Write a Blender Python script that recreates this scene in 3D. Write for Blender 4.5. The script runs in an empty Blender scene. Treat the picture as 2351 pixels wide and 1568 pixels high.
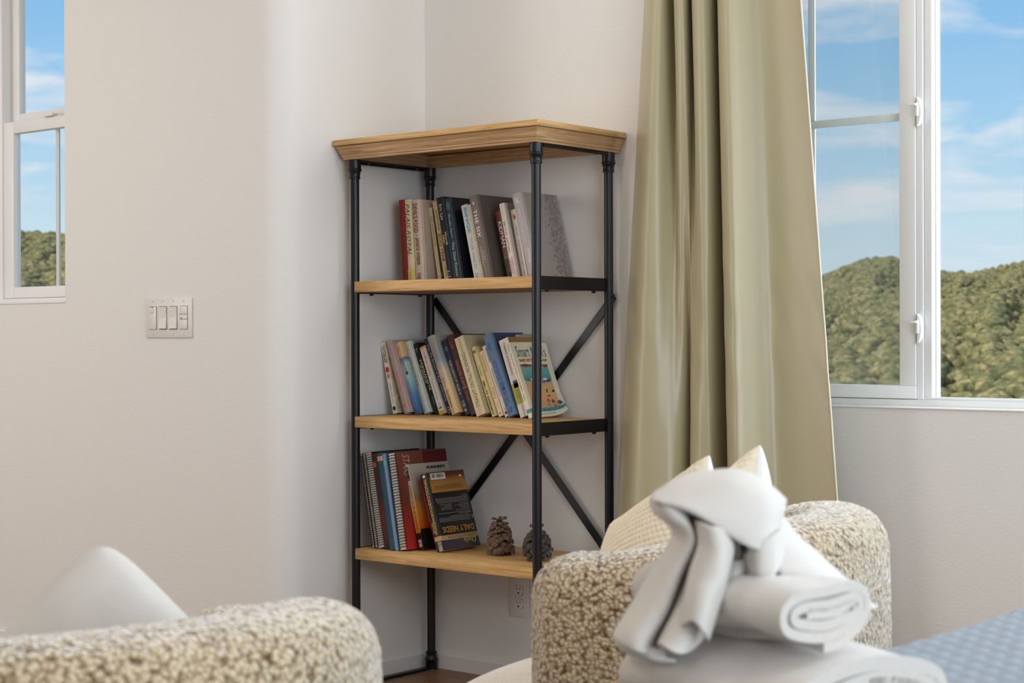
import bpy, bmesh, math, random
import numpy as np
from mathutils import Matrix, Vector

C = bpy.context.scene.collection
S = bpy.context.scene
PI = math.pi

# ------------------------------------------------------------------ camera
cam_d = bpy.data.cameras.new('camera')
cam = bpy.data.objects.new('camera', cam_d)
C.objects.link(cam)
S.camera = cam
YAW, PITCH, ROLL = 0.6889, -0.0035, -0.0028
cam.matrix_world = (Matrix.Translation((3.385, -3.707, 0.9787)) @ Matrix.Rotation(YAW, 4, 'Z')
                    @ Matrix.Rotation(PI / 2 + PITCH, 4, 'X') @ Matrix.Rotation(ROLL, 4, 'Z'))
cam_d.sensor_width = 36.0
cam_d.lens = 3873.7 / 2351 * 36
cam_d.clip_start = 0.05
cam_d.clip_end = 4000
cam_d.dof.use_dof = True
cam_d.dof.focus_distance = 4.6
cam_d.dof.aperture_fstop = 8.0

# ------------------------------------------------------------------ view
S.view_settings.view_transform = 'Standard'
S.view_settings.look = 'None'
S.view_settings.exposure = 0.0
S.view_settings.gamma = 1.0
S.view_settings.use_curve_mapping = False


def lin(c):
    c = c / 255.0
    return c / 12.92 if c <= 0.04045 else ((c + 0.055) / 1.055) ** 2.4


def rgb(r, g, b):
    return (lin(r), lin(g), lin(b), 1.0)


# ------------------------------------------------------------------ sky
W = bpy.data.worlds.new('sky')
S.world = W
W.use_nodes = True
nt = W.node_tree
nt.nodes.clear()


def N(nt, t, **kw):
    n = nt.nodes.new(t)
    for k, v in kw.items():
        if k.startswith('i_'):
            n.inputs[k[2:].replace('_', ' ')].default_value = v
        else:
            setattr(n, k, v)
    return n


tc = N(nt, 'ShaderNodeTexCoord')
sep = N(nt, 'ShaderNodeSeparateXYZ')
nt.links.new(tc.outputs['Generated'], sep.inputs[0])
ramp = N(nt, 'ShaderNodeValToRGB')
e = ramp.color_ramp.elements
e[0].position = 0.0
e[0].color = rgb(214, 232, 242)
e[1].position = 1.0
e[1].color = rgb(70, 130, 205)
for p_, c_ in ((0.06, rgb(205, 229, 244)), (0.12, rgb(170, 213, 245)), (0.20, rgb(134, 192, 241)), (0.45, rgb(104, 168, 230))):
    q = e.new(p_)
    q.color = c_
nt.links.new(sep.outputs['Z'], ramp.inputs[0])
mp = N(nt, 'ShaderNodeMapping')
mp.inputs['Scale'].default_value = (2.2, 2.2, 11.0)
mp.inputs['Rotation'].default_value = (0.0, 0.12, 0.0)
mp.inputs['Location'].default_value = (0.3, 0.9, 0.4)
nt.links.new(tc.outputs['Generated'], mp.inputs[0])
cn = N(nt, 'ShaderNodeTexNoise')
cn.inputs['Scale'].default_value = 3.0
cn.inputs['Detail'].default_value = 7.0
cn.inputs['Roughness'].default_value = 0.6
cn.inputs['Distortion'].default_value = 0.5
nt.links.new(mp.outputs[0], cn.inputs['Vector'])
cr = N(nt, 'ShaderNodeValToRGB')
cr.color_ramp.elements[0].position = 0.47
cr.color_ramp.elements[1].position = 0.66
nt.links.new(cn.outputs[0], cr.inputs[0])
mul = N(nt, 'ShaderNodeMath', operation='MULTIPLY')
mul.inputs[1].default_value = 0.95
nt.links.new(cr.outputs[0], mul.inputs[0])
mix = N(nt, 'ShaderNodeMixRGB')
mix.inputs[2].default_value = rgb(236, 240, 247)
nt.links.new(mul.outputs[0], mix.inputs[0])
nt.links.new(ramp.outputs[0], mix.inputs[1])
bg = N(nt, 'ShaderNodeBackground')
bg.inputs[1].default_value = 1.0
nt.links.new(mix.outputs[0], bg.inputs[0])
wo = N(nt, 'ShaderNodeOutputWorld')
nt.links.new(bg.outputs[0], wo.inputs[0])

# ------------------------------------------------------------------ sun and window daylight


def lamp(name, typ, loc, target, energy, color, **kw):
    d = bpy.data.lights.new(name, typ)
    d.energy = energy
    d.color = color
    for k, v in kw.items():
        setattr(d, k, v)
    o = bpy.data.objects.new(name, d)
    C.objects.link(o)
    o.location = loc
    v = Vector(target) - Vector(loc)
    o.rotation_euler = v.to_track_quat('-Z', 'Y').to_euler()
    return o


lamp('sun', 'SUN', (0, -50, 80), (30, 30, 0), 4.2, (1.0, 0.95, 0.86), angle=0.01)
# daylight through the tall opening in the right-hand wall
lamp('daylight_side_window', 'AREA', (5.55, -3.0, 1.55), (0.0, -1.9, 1.0), 104, (0.80, 0.90, 1.0), shape='RECTANGLE', size=2.5, size_y=2.2)
# daylight through the part of the window to the right of the view
lamp('daylight_back_window', 'AREA', (3.1, 0.30, 1.75), (1.9, -2.0, 0.5), 100, (0.80, 0.90, 1.0), shape='RECTANGLE', size=1.6, size_y=1.3)
# recessed ceiling lamps, then an added rear fill
lamp('ceiling_light_corner', 'AREA', (0.95, -0.80, 2.72), (0.95, -0.80, 0.0), 6, (1.0, 0.95, 0.88), shape='DISK', size=0.22)
lamp('ceiling_light_near', 'AREA', (1.2, -3.4, 2.70), (1.2, -3.2, 0.0), 11, (1.0, 0.93, 0.84), shape='DISK', size=0.8)
lamp('ceiling_light_left', 'AREA', (-1.0, -2.2, 2.70), (-1.0, -2.1, 0.0), 12, (1.0, 0.94, 0.86), shape='DISK', size=0.6)
lamp('fill_light_rear', 'AREA', (3.4, -5.6, 2.65), (2.0, -1.6, 0.7), 23, (1.0, 0.89, 0.78), shape='DISK', size=1.2)  # warm fill added behind the camera for surfaces that face it
# neutral fill light added at the far left to brighten the entry wall
lamp('fill_light_left', 'AREA', (-2.95, -3.2, 1.5), (-0.6, -0.9, 1.2), 66, (1.0, 0.98, 0.96), shape='RECTANGLE', size=2.4, size_y=1.9)

# ------------------------------------------------------------------ materials
MATS = {}


def new_mat(name):
    m = bpy.data.materials.new(name)
    m.use_nodes = True
    nt = m.node_tree
    b = nt.nodes['Principled BSDF']
    return m, nt, b


def mat(name, col, rough=0.6, metal=0.0, noise=0.0, nscale=30.0, bump=0.0, bscale=200.0, sheen=0.0, spec=0.5):
    if name in MATS:
        return MATS[name]
    m, nt, b = new_mat(name)
    b.inputs['Roughness'].default_value = rough
    b.inputs['Metallic'].default_value = metal
    b.inputs['Specular IOR Level'].default_value = spec
    if sheen:
        b.inputs['Sheen Weight'].default_value = sheen
    c = rgb(*col)
    b.inputs['Base Color'].default_value = c
    t = N(nt, 'ShaderNodeTexCoord')
    if noise:
        n = N(nt, 'ShaderNodeTexNoise')
        n.inputs['Scale'].default_value = nscale
        n.inputs['Detail'].default_value = 4
        nt.links.new(t.outputs['Object'], n.inputs['Vector'])
        r = N(nt, 'ShaderNodeValToRGB')
        r.color_ramp.elements[0].position = 0.3
        r.color_ramp.elements[1].position = 0.7
        r.color_ramp.elements[0].color = tuple(x * (1 - noise) for x in c[:3]) + (1,)
        r.color_ramp.elements[1].color = tuple(min(1, x * (1 + noise)) for x in c[:3]) + (1,)
        nt.links.new(n.outputs[0], r.inputs[0])
        nt.links.new(r.outputs[0], b.inputs['Base Color'])
    if bump:
        n2 = N(nt, 'ShaderNodeTexNoise')
        n2.inputs['Scale'].default_value = bscale
        n2.inputs['Detail'].default_value = 3
        nt.links.new(t.outputs['Object'], n2.inputs['Vector'])
        bp = N(nt, 'ShaderNodeBump')
        bp.inputs['Strength'].default_value = bump
        bp.inputs['Distance'].default_value = 0.002
        nt.links.new(n2.outputs[0], bp.inputs['Height'])
        nt.links.new(bp.outputs[0], b.inputs['Normal'])
    MATS[name] = m
    return m


def grad_mat(name, stops, length, axis=2, rough=0.5, noise=0.08, nscale=25.0, start=0.0):
    """print that changes colour along an object axis (0..length metres)"""
    m, nt, b = new_mat(name)
    b.inputs['Roughness'].default_value = rough
    t = N(nt, 'ShaderNodeTexCoord')
    s = N(nt, 'ShaderNodeSeparateXYZ')
    nt.links.new(t.outputs['Object'], s.inputs[0])
    a = N(nt, 'ShaderNodeMath', operation='SUBTRACT')
    a.inputs[1].default_value = start
    nt.links.new(s.outputs[axis], a.inputs[0])
    d = N(nt, 'ShaderNodeMath', operation='DIVIDE')
    d.inputs[1].default_value = length
    nt.links.new(a.outputs[0], d.inputs[0])
    n = N(nt, 'ShaderNodeTexNoise')
    n.inputs['Scale'].default_value = nscale
    n.inputs['Detail'].default_value = 4
    nt.links.new(t.outputs['Object'], n.inputs['Vector'])
    sb = N(nt, 'ShaderNodeMath', operation='MULTIPLY_ADD')
    sb.inputs[1].default_value = noise * 2
    sb.inputs[2].default_value = -noise
    nt.links.new(n.outputs[0], sb.inputs[0])
    ad = N(nt, 'ShaderNodeMath', operation='ADD')
    nt.links.new(d.outputs[0], ad.inputs[0])
    nt.links.new(sb.outputs[0], ad.inputs[1])
    r = N(nt, 'ShaderNodeValToRGB')
    el = r.color_ramp.elements
    el[0].position, el[0].color = stops[0][0], rgb(*stops[0][1])
    el[1].position, el[1].color = stops[-1][0], rgb(*stops[-1][1])
    for p_, c_ in stops[1:-1]:
        q = el.new(p_)
        q.color = rgb(*c_)
    nt.links.new(ad.outputs[0], r.inputs[0])
    nt.links.new(r.outputs[0], b.inputs['Base Color'])
    return m


def oak(name, light, dark, scale=(4.0, 110.0, 110.0), rough=0.55):
    m, nt, b = new_mat(name)
    b.inputs['Roughness'].default_value = rough
    t = N(nt, 'ShaderNodeTexCoord')
    mp = N(nt, 'ShaderNodeMapping')
    mp.inputs['Scale'].default_value = scale
    nt.links.new(t.outputs['Object'], mp.inputs[0])
    n = N(nt, 'ShaderNodeTexNoise')
    n.inputs['Scale'].default_value = 1.6
    n.inputs['Detail'].default_value = 6
    n.inputs['Roughness'].default_value = 0.65
    n.inputs['Distortion'].default_value = 0.8
    nt.links.new(mp.outputs[0], n.inputs['Vector'])
    r = N(nt, 'ShaderNodeValToRGB')
    r.color_ramp.elements[0].position = 0.32
    r.color_ramp.elements[0].color = rgb(*dark)
    r.color_ramp.elements[1].position = 0.62
    r.color_ramp.elements[1].color = rgb(*light)
    nt.links.new(n.outputs[0], r.inputs[0])
    nt.links.new(r.outputs[0], b.inputs['Base Color'])
    bp = N(nt, 'ShaderNodeBump')
    bp.inputs['Strength'].default_value = 0.25
    bp.inputs['Distance'].default_value = 0.001
    nt.links.new(n.outputs[0], bp.inputs['Height'])
    nt.links.new(bp.outputs[0], b.inputs['Normal'])
    return m


def wall_mat(name, col):
    m, nt, b = new_mat(name)
    b.inputs['Base Color'].default_value = rgb(*col)
    b.inputs['Roughness'].default_value = 0.75
    b.inputs['Specular IOR Level'].default_value = 0.25
    t = N(nt, 'ShaderNodeTexCoord')
    n = N(nt, 'ShaderNodeTexNoise')
    n.inputs['Scale'].default_value = 140
    n.inputs['Detail'].default_value = 2
    nt.links.new(t.outputs['Object'], n.inputs['Vector'])
    bp = N(nt, 'ShaderNodeBump')
    bp.inputs['Strength'].default_value = 0.22
    bp.inputs['Distance'].default_value = 0.003
    nt.links.new(n.outputs[0], bp.inputs['Height'])
    nt.links.new(bp.outputs[0], b.inputs['Normal'])
    return m


M_WALL = wall_mat('painted_drywall', (224, 221, 217))
M_CEIL = mat('ceiling_paint', (235, 232, 226), 0.9)
M_VINYL = mat('white_vinyl', (228, 227, 225), 0.35)
M_TRIM = mat('trim_paint', (222, 220, 216), 0.45)
M_BLACK = mat('black_metal', (15, 16, 20), 0.36, metal=0.2)
M_OAK = oak('oak_edge', (216, 173, 112), (170, 128, 76))
M_OAKY = oak('oak_edge_side', (206, 166, 110), (162, 122, 74), scale=(110.0, 4.0, 110.0))
M_OAKTOP = oak('oak_face', (176, 142, 104), (140, 108, 78), scale=(3.0, 40.0, 60.0))
M_CHIP = mat('particleboard', (136, 108, 84), 0.9, noise=0.45, nscale=260)
M_PLASTIC = mat('switch_plastic', (218, 212, 206), 0.4)
M_DARKSLOT = mat('dark_slot', (18, 16, 15), 0.8)
M_PAPER = mat('page_paper', (214, 200, 172), 0.85, noise=0.06, nscale=300)
M_PAPERW = mat('page_paper_white', (222, 216, 204), 0.85, noise=0.05, nscale=300)
M_FLOOR = oak('floor_oak', (150, 112, 78), (112, 80, 54), scale=(3.0, 25.0, 25.0), rough=0.4)


def glass_mat():
    m = bpy.data.materials.new('window_glass')
    m.use_nodes = True
    nt = m.node_tree
    nt.nodes.clear()
    o = N(nt, 'ShaderNodeOutputMaterial')
    t = N(nt, 'ShaderNodeBsdfTransparent')
    t.inputs[0].default_value = (0.97, 0.985, 0.98, 1)
    g = N(nt, 'ShaderNodeBsdfGlossy')
    g.inputs['Roughness'].default_value = 0.02
    lw = N(nt, 'ShaderNodeLayerWeight')
    lw.inputs[0].default_value = 0.5
    pw = N(nt, 'ShaderNodeMath', operation='POWER')
    pw.inputs[1].default_value = 5.0
    nt.links.new(lw.outputs['Facing'], pw.inputs[0])
    f = N(nt, 'ShaderNodeMath', operation='MULTIPLY_ADD')
    f.inputs[1].default_value = 0.6
    f.inputs[2].default_value = 0.02
    nt.links.new(pw.outputs[0], f.inputs[0])
    mx = N(nt, 'ShaderNodeMixShader')
    nt.links.new(f.outputs[0], mx.inputs[0])
    nt.links.new(t.outputs[0], mx.inputs[1])
    nt.links.new(g.outputs[0], mx.inputs[2])
    nt.links.new(mx.outputs[0], o.inputs[0])
    return m


M_GLASS = glass_mat()


def screen_mat():
    m = bpy.data.materials.new('insect_screen')
    m.use_nodes = True
    nt = m.node_tree
    nt.nodes.clear()
    o = N(nt, 'ShaderNodeOutputMaterial')
    t = N(nt, 'ShaderNodeBsdfTransparent')
    g = N(nt, 'ShaderNodeBsdfDiffuse')
    g.inputs[0].default_value = rgb(150, 155, 158)
    sc = N(nt, 'ShaderNodeValue')
    sc.outputs[0].default_value = 0.13
    mx = N(nt, 'ShaderNodeMixShader')
    nt.links.new(sc.outputs[0], mx.inputs[0])
    nt.links.new(t.outputs[0], mx.inputs[1])
    nt.links.new(g.outputs[0], mx.inputs[2])
    nt.links.new(mx.outputs[0], o.inputs[0])
    return m


M_SCREEN = screen_mat()


# ------------------------------------------------------------------ mesh helpers
def link_mesh(name, V, F, m=None, parent=None, smooth=False, sharp=None):
    me = bpy.data.meshes.new(name)
    me.from_pydata([tuple(v) for v in V], [], F)
    me.update()
    if m is not None:
        me.materials.append(m)
    if smooth:
        me.polygons.foreach_set('use_smooth', [True] * len(me.polygons))
        if sharp is not None:
            me.set_sharp_from_angle(angle=sharp)
    o = bpy.data.objects.new(name, me)
    C.objects.link(o)
    if parent is not None:
        o.parent = parent
    return o


class MB:
    def __init__(s):
        s.V = []
        s.F = []

    def box(s, x0, x1, y0, y1, z0, z1, M=None):
        n = len(s.V)
        P = [(x0, y0, z0), (x1, y0, z0), (x1, y1, z0), (x0, y1, z0), (x0, y0, z1), (x1, y0, z1), (x1, y1, z1), (x0, y1, z1)]
        if M is not None:
            P = [tuple(M @ Vector(p)) for p in P]
        s.V += P
        s.F += [tuple(n + i for i in f) for f in ((0, 3, 2, 1), (4, 5, 6, 7), (0, 1, 5, 4), (1, 2, 6, 5), (2, 3, 7, 6), (3, 0, 4, 7))]
        return s

    def prism(s, poly, a0, a1, axis=1):
        """poly in the two other axes, extruded along axis from a0 to a1"""
        n = len(s.V)
        k = len(poly)
        for a in (a0, a1):
            for (p, q) in poly:
                s.V.append({0: (a, p, q), 1: (p, a, q), 2: (p, q, a)}[axis])
        s.F.append(tuple(n + i for i in range(k)))
        s.F.append(tuple(n + k + i for i in reversed(range(k))))
        for i in range(k):
            j = (i + 1) % k
            s.F.append((n + i, n + k + i, n + k + j, n + j))
        return s

    def lathe(s, prof, cx, cy, seg=24):
        """prof: (radius, z)"""
        n = len(s.V)
        for r, z in prof:
            for i in range(seg):
                a = 2 * PI * i / seg
                s.V.append((cx + r * math.cos(a), cy + r * math.sin(a), z))
        for j in range(len(prof) - 1):
            for i in range(seg):
                i2 = (i + 1) % seg
                s.F.append((n + j * seg + i, n + j * seg + i2, n + (j + 1) * seg + i2, n + (j + 1) * seg + i))
        s.F.append(tuple(n + i for i in reversed(range(seg))))
        s.F.append(tuple(n + (len(prof) - 1) * seg + i for i in range(seg)))
        return s

    def tube(s, pts, r, seg=8):
        n = len(s.V)
        pts = [Vector(p) for p in pts]
        for k, p in enumerate(pts):
            d = (pts[min(k + 1, len(pts) - 1)] - pts[max(k - 1, 0)]).normalized()
            u = d.cross(Vector((0, 0, 1)))
            if u.length < 1e-3:
                u = d.cross(Vector((1, 0, 0)))
            u.normalize()
            v = d.cross(u)
            for i in range(seg):
                a = 2 * PI * i / seg
                s.V.append(tuple(p + u * r * math.cos(a) + v * r * math.sin(a)))
        for k in range(len(pts) - 1):
            for i in range(seg):
                i2 = (i + 1) % seg
                s.F.append((n + k * seg + i, n + k * seg + i2, n + (k + 1) * seg + i2, n + (k + 1) * seg + i))
        s.F.append(tuple(n + i for i in range(seg)))
        s.F.append(tuple(n + (len(pts) - 1) * seg + i for i in reversed(range(seg))))
        return s

    def build(s, name, m, parent=None, smooth=False, bevel=0.0, sharp=0.6):
        o = link_mesh(name, s.V, s.F, m, parent, smooth or bevel > 0, sharp)
        bm = bmesh.new()
        bm.from_mesh(o.data)
        bmesh.ops.recalc_face_normals(bm, faces=bm.faces)
        if bevel > 0:
            ed = [e for e in bm.edges if len(e.link_faces) == 2 and e.calc_face_angle() > 0.5]
            bmesh.ops.bevel(bm, geom=ed, offset=bevel, segments=2, affect='EDGES', profile=0.5)
        bm.to_mesh(o.data)
        bm.free()
        if smooth or bevel > 0:
            o.data.polygons.foreach_set('use_smooth', [True] * len(o.data.polygons))
            o.data.set_sharp_from_angle(angle=sharp)
        return o


def grid_obj(name, P, m, parent=None, close_u=False, close_v=False, smooth=True):
    """P: array (nu, nv, 3)"""
    P = np.asarray(P, dtype=np.float32)
    nu, nv = P.shape[:2]
    iu = np.arange(nu if close_u else nu - 1)
    iv = np.arange(nv if close_v else nv - 1)
    A, B = np.meshgrid(iu, iv, indexing='ij')
    A2, B2 = (A + 1) % nu, (B + 1) % nv
    F = np.stack([A * nv + B, A2 * nv + B, A2 * nv + B2, A * nv + B2], -1).reshape(-1, 4)
    me = bpy.data.meshes.new(name)
    me.vertices.add(nu * nv)
    me.vertices.foreach_set('co', P.reshape(-1))
    nf = len(F)
    me.loops.add(nf * 4)
    me.loops.foreach_set('vertex_index', F.reshape(-1).astype(np.int32))
    me.polygons.add(nf)
    me.polygons.foreach_set('loop_start', np.arange(0, nf * 4, 4, dtype=np.int32))
    me.polygons.foreach_set('use_smooth', np.full(nf, smooth))
    me.update(calc_edges=True)
    me.validate()
    me.materials.append(m)
    o = bpy.data.objects.new(name, me)
    C.objects.link(o)
    if parent is not None:
        o.parent = parent
    return o


def thing(name, label, cat, loc=(0, 0, 0), rot=(0, 0, 0), group=None):
    o = bpy.data.objects.new(name, None)
    o.empty_display_size = 0.05
    C.objects.link(o)
    o.location = loc
    o.rotation_euler = rot
    o['label'] = label
    o['category'] = cat
    if group:
        o['group'] = group
    return o


def struct(o, label=None):
    o['kind'] = 'structure'
    if label:
        o['label'] = label
    return o


def catmull(pts, n):
    pts = [np.array(p, float) for p in pts]
    out = []
    k = len(pts)
    for i in range(k - 1):
        p0, p1, p2, p3 = pts[max(i - 1, 0)], pts[i], pts[i + 1], pts[min(i + 2, k - 1)]
        for j in range(n):
            t = j / n
            out.append(0.5 * ((2 * p1) + (-p0 + p2) * t + (2 * p0 - 5 * p1 + 4 * p2 - p3) * t * t + (-p0 + 3 * p1 - 3 * p2 + p3) * t ** 3))
    out.append(pts[-1])
    return np.array(out)


# ================================================================== ROOM
L = 0.58          # the left-hand return wall comes forward this far
XL, XR, YR, ZC = -3.0, 5.2, -7.0, 2.75
WT = 0.16
# window openings
W1 = (1.02, 3.7, 0.803, 2.25)      # back wall
W2 = (-1.62, -0.9662, 1.085, 2.3)  # switch wall


def wall_with_hole(name, x0, x1, y0, y1, hole, z1=ZC):
    mb = MB()
    hx0, hx1, hz0, hz1 = hole
    mb.box(x0, hx0, y0, y1, 0, z1)
    mb.box(hx1, x1, y0, y1, 0, z1)
    mb.box(hx0, hx1, y0, y1, 0, hz0)
    mb.box(hx0, hx1, y0, y1, hz1, z1)
    return struct(mb.build(name, M_WALL))


wall_with_hole('wall_back', -0.0, XR, 0.0, WT, W1)
# the wall left of the bookcase: return wall, bullnose corner
r = 0.075
prof = [(-0.30, -L), (-0.3005, -L + 0.0)]
prof = [(-0.30, -L), (-r, -L)]
for i in range(1, 16):
    a = -PI / 2 + PI / 2 * i / 16
    prof.append((-r + r * math.cos(a), -L + r + r * math.sin(a)))
prof += [(0.0, -L + r), (0.0, 0.16), (-0.30, 0.16)]
mb = MB()
mb.prism(prof, 0, ZC, axis=2)
struct(mb.build('wall_left', M_WALL, smooth=True, sharp=0.3))
wall_with_hole('wall_entry', XL, -0.30, -L, -L + WT, W2)
struct(MB().box(XL - 0.1, XL, YR, -L + WT, 0, ZC).build('wall_far_left', M_WALL))
struct(MB().box(XL, XR, YR - 0.1, YR, 0, ZC).build('wall_rear', M_WALL))
mb = MB()
mb.box(XR, XR + 0.15, YR, -4.4, 0, ZC).box(XR, XR + 0.15, -1.6, WT, 0, ZC).box(XR, XR + 0.15, -4.4, -1.6, 0, 0.3).box(XR, XR + 0.15, -4.4, -1.6, 2.5, ZC)
struct(mb.build('wall_right', M_WALL))
struct(MB().box(XL - 0.4, XR + 0.6, YR - 0.4, 0.45, ZC, ZC + 0.15).build('ceiling', M_CEIL))
fl = struct(MB().box(XL - 0.1, XR + 0.15, YR - 0.1, WT, -0.1, -0.012).build('floor', M_FLOOR))
plank = None
for i in range(18):
    off = (i * 0.47) % 1.2
    for j in range(-1, 4):
        x0 = -0.1 + j * 1.2 - off + 0.6
        y0 = -0.19 * (i + 1)
        if x0 < -0.3 and y0 + 0.1 > -L:
            lx = 0.001
            if x0 + 1.2 < 0.1:
                continue
            pl = MB().box(lx, x0 + 1.198, y0 + 0.001, y0 + 0.189, -0.012, 0.0).build('plank', M_FLOOR, fl)
            continue
        if plank is None:
            plank = MB().box(0, 1.198, 0.001, 0.189, -0.012, 0.0).build('plank', M_FLOOR, fl)
            plank.location = (x0, y0, 0)
        else:
            q = plank.copy()
            C.objects.link(q)
            q.location = (x0, y0, 0)
# baseboards (short profile with a small lip)
bp = [(-0.0, 0.0), (-0.012, 0.0), (-0.012, 0.040), (-0.009, 0.043), (-0.006, 0.0435), (-0.006, 0.046), (0, 0.046)]
mb = MB()
mb.prism(bp, 0.012, 3.9, axis=0)
struct(mb.build('baseboard_back', M_TRIM))
mb = MB()
mb.prism([(-q[0], q[1]) for q in bp], -L + r, 0.0, axis=1)
struct(mb.build('baseboard_left', M_TRIM))
mb = MB()
mb.prism([(q[0] - L, q[1]) for q in bp], XL, -r, axis=0)
struct(mb.build('baseboard_entry', M_TRIM))

# ------------------------------------------------------------------ right-hand window (sliding, in the back wall)
w1 = bpy.data.objects.new('window_1', None)
C.objects.link(w1)
struct(w1, 'white vinyl sliding window beside the olive curtain')
x0, x1, z0, z1 = W1
mb = MB()
mb.box(x0, x1, 0.050, 0.125, z0, z0 + 0.018).box(x0, x1, 0.050, 0.125, z1 - 0.02, z1)
mb.box(x0, x0 + 0.02, 0.050, 0.125, z0 + 0.018, z1 - 0.02).box(x1 - 0.02, x1, 0.050, 0.125, z0 + 0.018, z1 - 0.02)
mb.box(x0 + 0.02, x1 - 0.02, 0.062, 0.068, z0 + 0.018, z0 + 0.024)
mb.build('window_frame', M_VINYL, w1, bevel=0.0015)
mb = MB().box(x0, x1, -0.004, 0.050, z0 - 0.001, z0 + 0.002)
mb.build('window_sill', M_VINYL, w1)
# sliding sash on the left, screen outside it
mb = MB()
sx1 = 1.5485
mb.box(x0 + 0.02, sx1, 0.055, 0.085, z0 + 0.020, z0 + 0.052)
mb.box(x0 + 0.02, sx1, 0.055, 0.085, z1 - 0.055, z1 - 0.02)
mb.box(x0 + 0.02, x0 + 0.06, 0.055, 0.085, z0 + 0.052, z1 - 0.055)
mb.box(sx1 - 0.0425, sx1, 0.055, 0.085, z0 + 0.052, z1 - 0.055)
mb.build('sliding_sash', M_VINYL, w1, bevel=0.002)
MB().box(x0 + 0.06, sx1 - 0.0425, 0.069, 0.072, z0 + 0.052, z1 - 0.055).build('pane', M_GLASS, w1)
M_MUNT = mat('muntin_grey', (226, 226, 226), 0.5)
MB().box(x0 + 0.06, sx1 - 0.0425, 0.074, 0.080, 1.500, 1.519).build('muntin', M_MUNT, w1, bevel=0.001)
MB().box(1.246, 1.265, 0.074, 0.080, z0 + 0.052, 1.4995).build('muntin', M_MUNT, w1, bevel=0.001).location.z = 0
MB().box(1.246, 1.265, 0.074, 0.080, 1.5195, z1 - 0.055).build('muntin', M_MUNT, w1, bevel=0.001)
MB().box(x0 + 0.03, sx1 - 0.02, 0.105, 0.1055, z0 + 0.03, z1 - 0.03).build('insect_screen', M_SCREEN, w1)
# interlock and the fixed half
mb = MB()
mb.box(1.5485, 1.566, 0.060, 0.090, z0 + 0.018, z1 - 0.02)
mb.build('meeting_rail', M_VINYL, w1, bevel=0.002)
mb = MB()
mb.box(1.5665, 1.586, 0.066, 0.110, z0 + 0.018, z1 - 0.02)
mb.box(1.586, 1.590, 0.085, 0.105, z0 + 0.022, z1 - 0.024)
mb.box(1.590, x1 - 0.02, 0.085, 0.105, z0 + 0.018, z0 + 0.0245)
mb.box(1.590, x1 - 0.02, 0.085, 0.105, z1 - 0.040, z1 - 0.02)
mb.build('fixed_frame', M_VINYL, w1, bevel=0.0012)
MB().box(1.590, x1 - 0.02, 0.094, 0.097, z0 + 0.0245, z1 - 0.04).build('pane', M_GLASS, w1)
for zc in (1.515, 0.993):
    # crescent latch: curved keeper plate, body, lever
    pts = []
    for i in range(13):
        t = -1 + 2 * i / 12
        pts.append((1.5585 + 0.010 * (1 - t * t) ** 0.8, zc + 0.036 * t))
    poly = [(1.5565, zc - 0.036)] + pts[1:-1] + [(1.5565, zc + 0.036)]
    la = MB().prism(poly, 0.045, 0.060, axis=1).build('latch', M_VINYL, w1, bevel=0.001)
    MB().box(1.5565, 1.5625, 0.038, 0.046, zc - 0.012, zc + 0.020).build('latch_body', M_VINYL, la, bevel=0.001)
    MB().box(1.546, 1.5625, 0.026, 0.0385, zc + 0.013, zc + 0.0175).build('latch_lever', M_VINYL, la, bevel=0.001)
    for s_ in (-1, 1):
        MB().lathe([(0.0018, 0), (0.0018, 0.001)], 0, 0, 8).build('screw', M_DARKSLOT if False else M_MUNT, la).matrix_local = \
            Matrix.Translation((1.5610, 0.0452, zc + s_ * 0.027)) @ Matrix.Rotation(PI / 2, 4, 'X')

# ------------------------------------------------------------------ left-hand window (single hung, in the entry wall)
w2 = bpy.data.objects.new('window_2', None)
C.objects.link(w2)
struct(w2, 'white single hung window at the left edge')
x0, x1, z0, z1 = W2
Y = -L
mb = MB()
mb.box(x0, x0 + 0.225, Y + 0.065, Y + 0.13, z0, z1)          # jamb (left, wide) 
mb.box(x1 - 0.03, x1, Y + 0.065, Y + 0.13, z0, z1)
mb.box(x0 + 0.225, x1 - 0.03, Y + 0.065, Y + 0.13, z0, z0 + 0.018)
mb.box(x0 + 0.225, x1 - 0.03, Y + 0.065, Y + 0.13, z1 - 0.03, z1)
mb.build('window_frame', M_VINYL, w2, bevel=0.002)
MB().box(x0, x1, Y - 0.003, Y + 0.065, z0 - 0.001, z0 + 0.002).build('window_sill', M_VINYL, w2)
a = x0 + 0.2255
mb = MB()
mb.box(a, a + 0.055, Y + 0.070, Y + 0.098, z0 + 0.019, 1.676)
mb.box(x1 - 0.07, x1 - 0.0305, Y + 0.070, Y + 0.098, z0 + 0.019, 1.676)
mb.box(a + 0.055, x1 - 0.07, Y + 0.070, Y + 0.098, z0 + 0.019, 1.140)
mb.box(a + 0.055, x1 - 0.07, Y + 0.070, Y + 0.098, 1.638, 1.676)
mb.build('lower_sash', M_VINYL, w2, bevel=0.002)
MB().box(a + 0.055, x1 - 0.07, Y + 0.085, Y + 0.088, 1.140, 1.638).build('pane', M_GLASS, w2)
mb = MB()
mb.box(a, a + 0.045, Y + 0.100, Y + 0.125, 1.6765, z1 - 0.0305)
mb.box(x1 - 0.06, x1 - 0.0305, Y + 0.100, Y + 0.125, 1.6765, z1 - 0.0305)
mb.box(a + 0.045, x1 - 0.06, Y + 0.100, Y + 0.125, 1.6765, 1.705)
mb.box(a + 0.045, x1 - 0.06, Y + 0.100, Y + 0.125, z1 - 0.07, z1 - 0.0305)
mb.build('upper_sash', M_VINYL, w2, bevel=0.002)
MB().box(a + 0.045, x1 - 0.06, Y + 0.110, Y + 0.113, 1.705, z1 - 0.07).build('pane', M_GLASS, w2)
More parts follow.
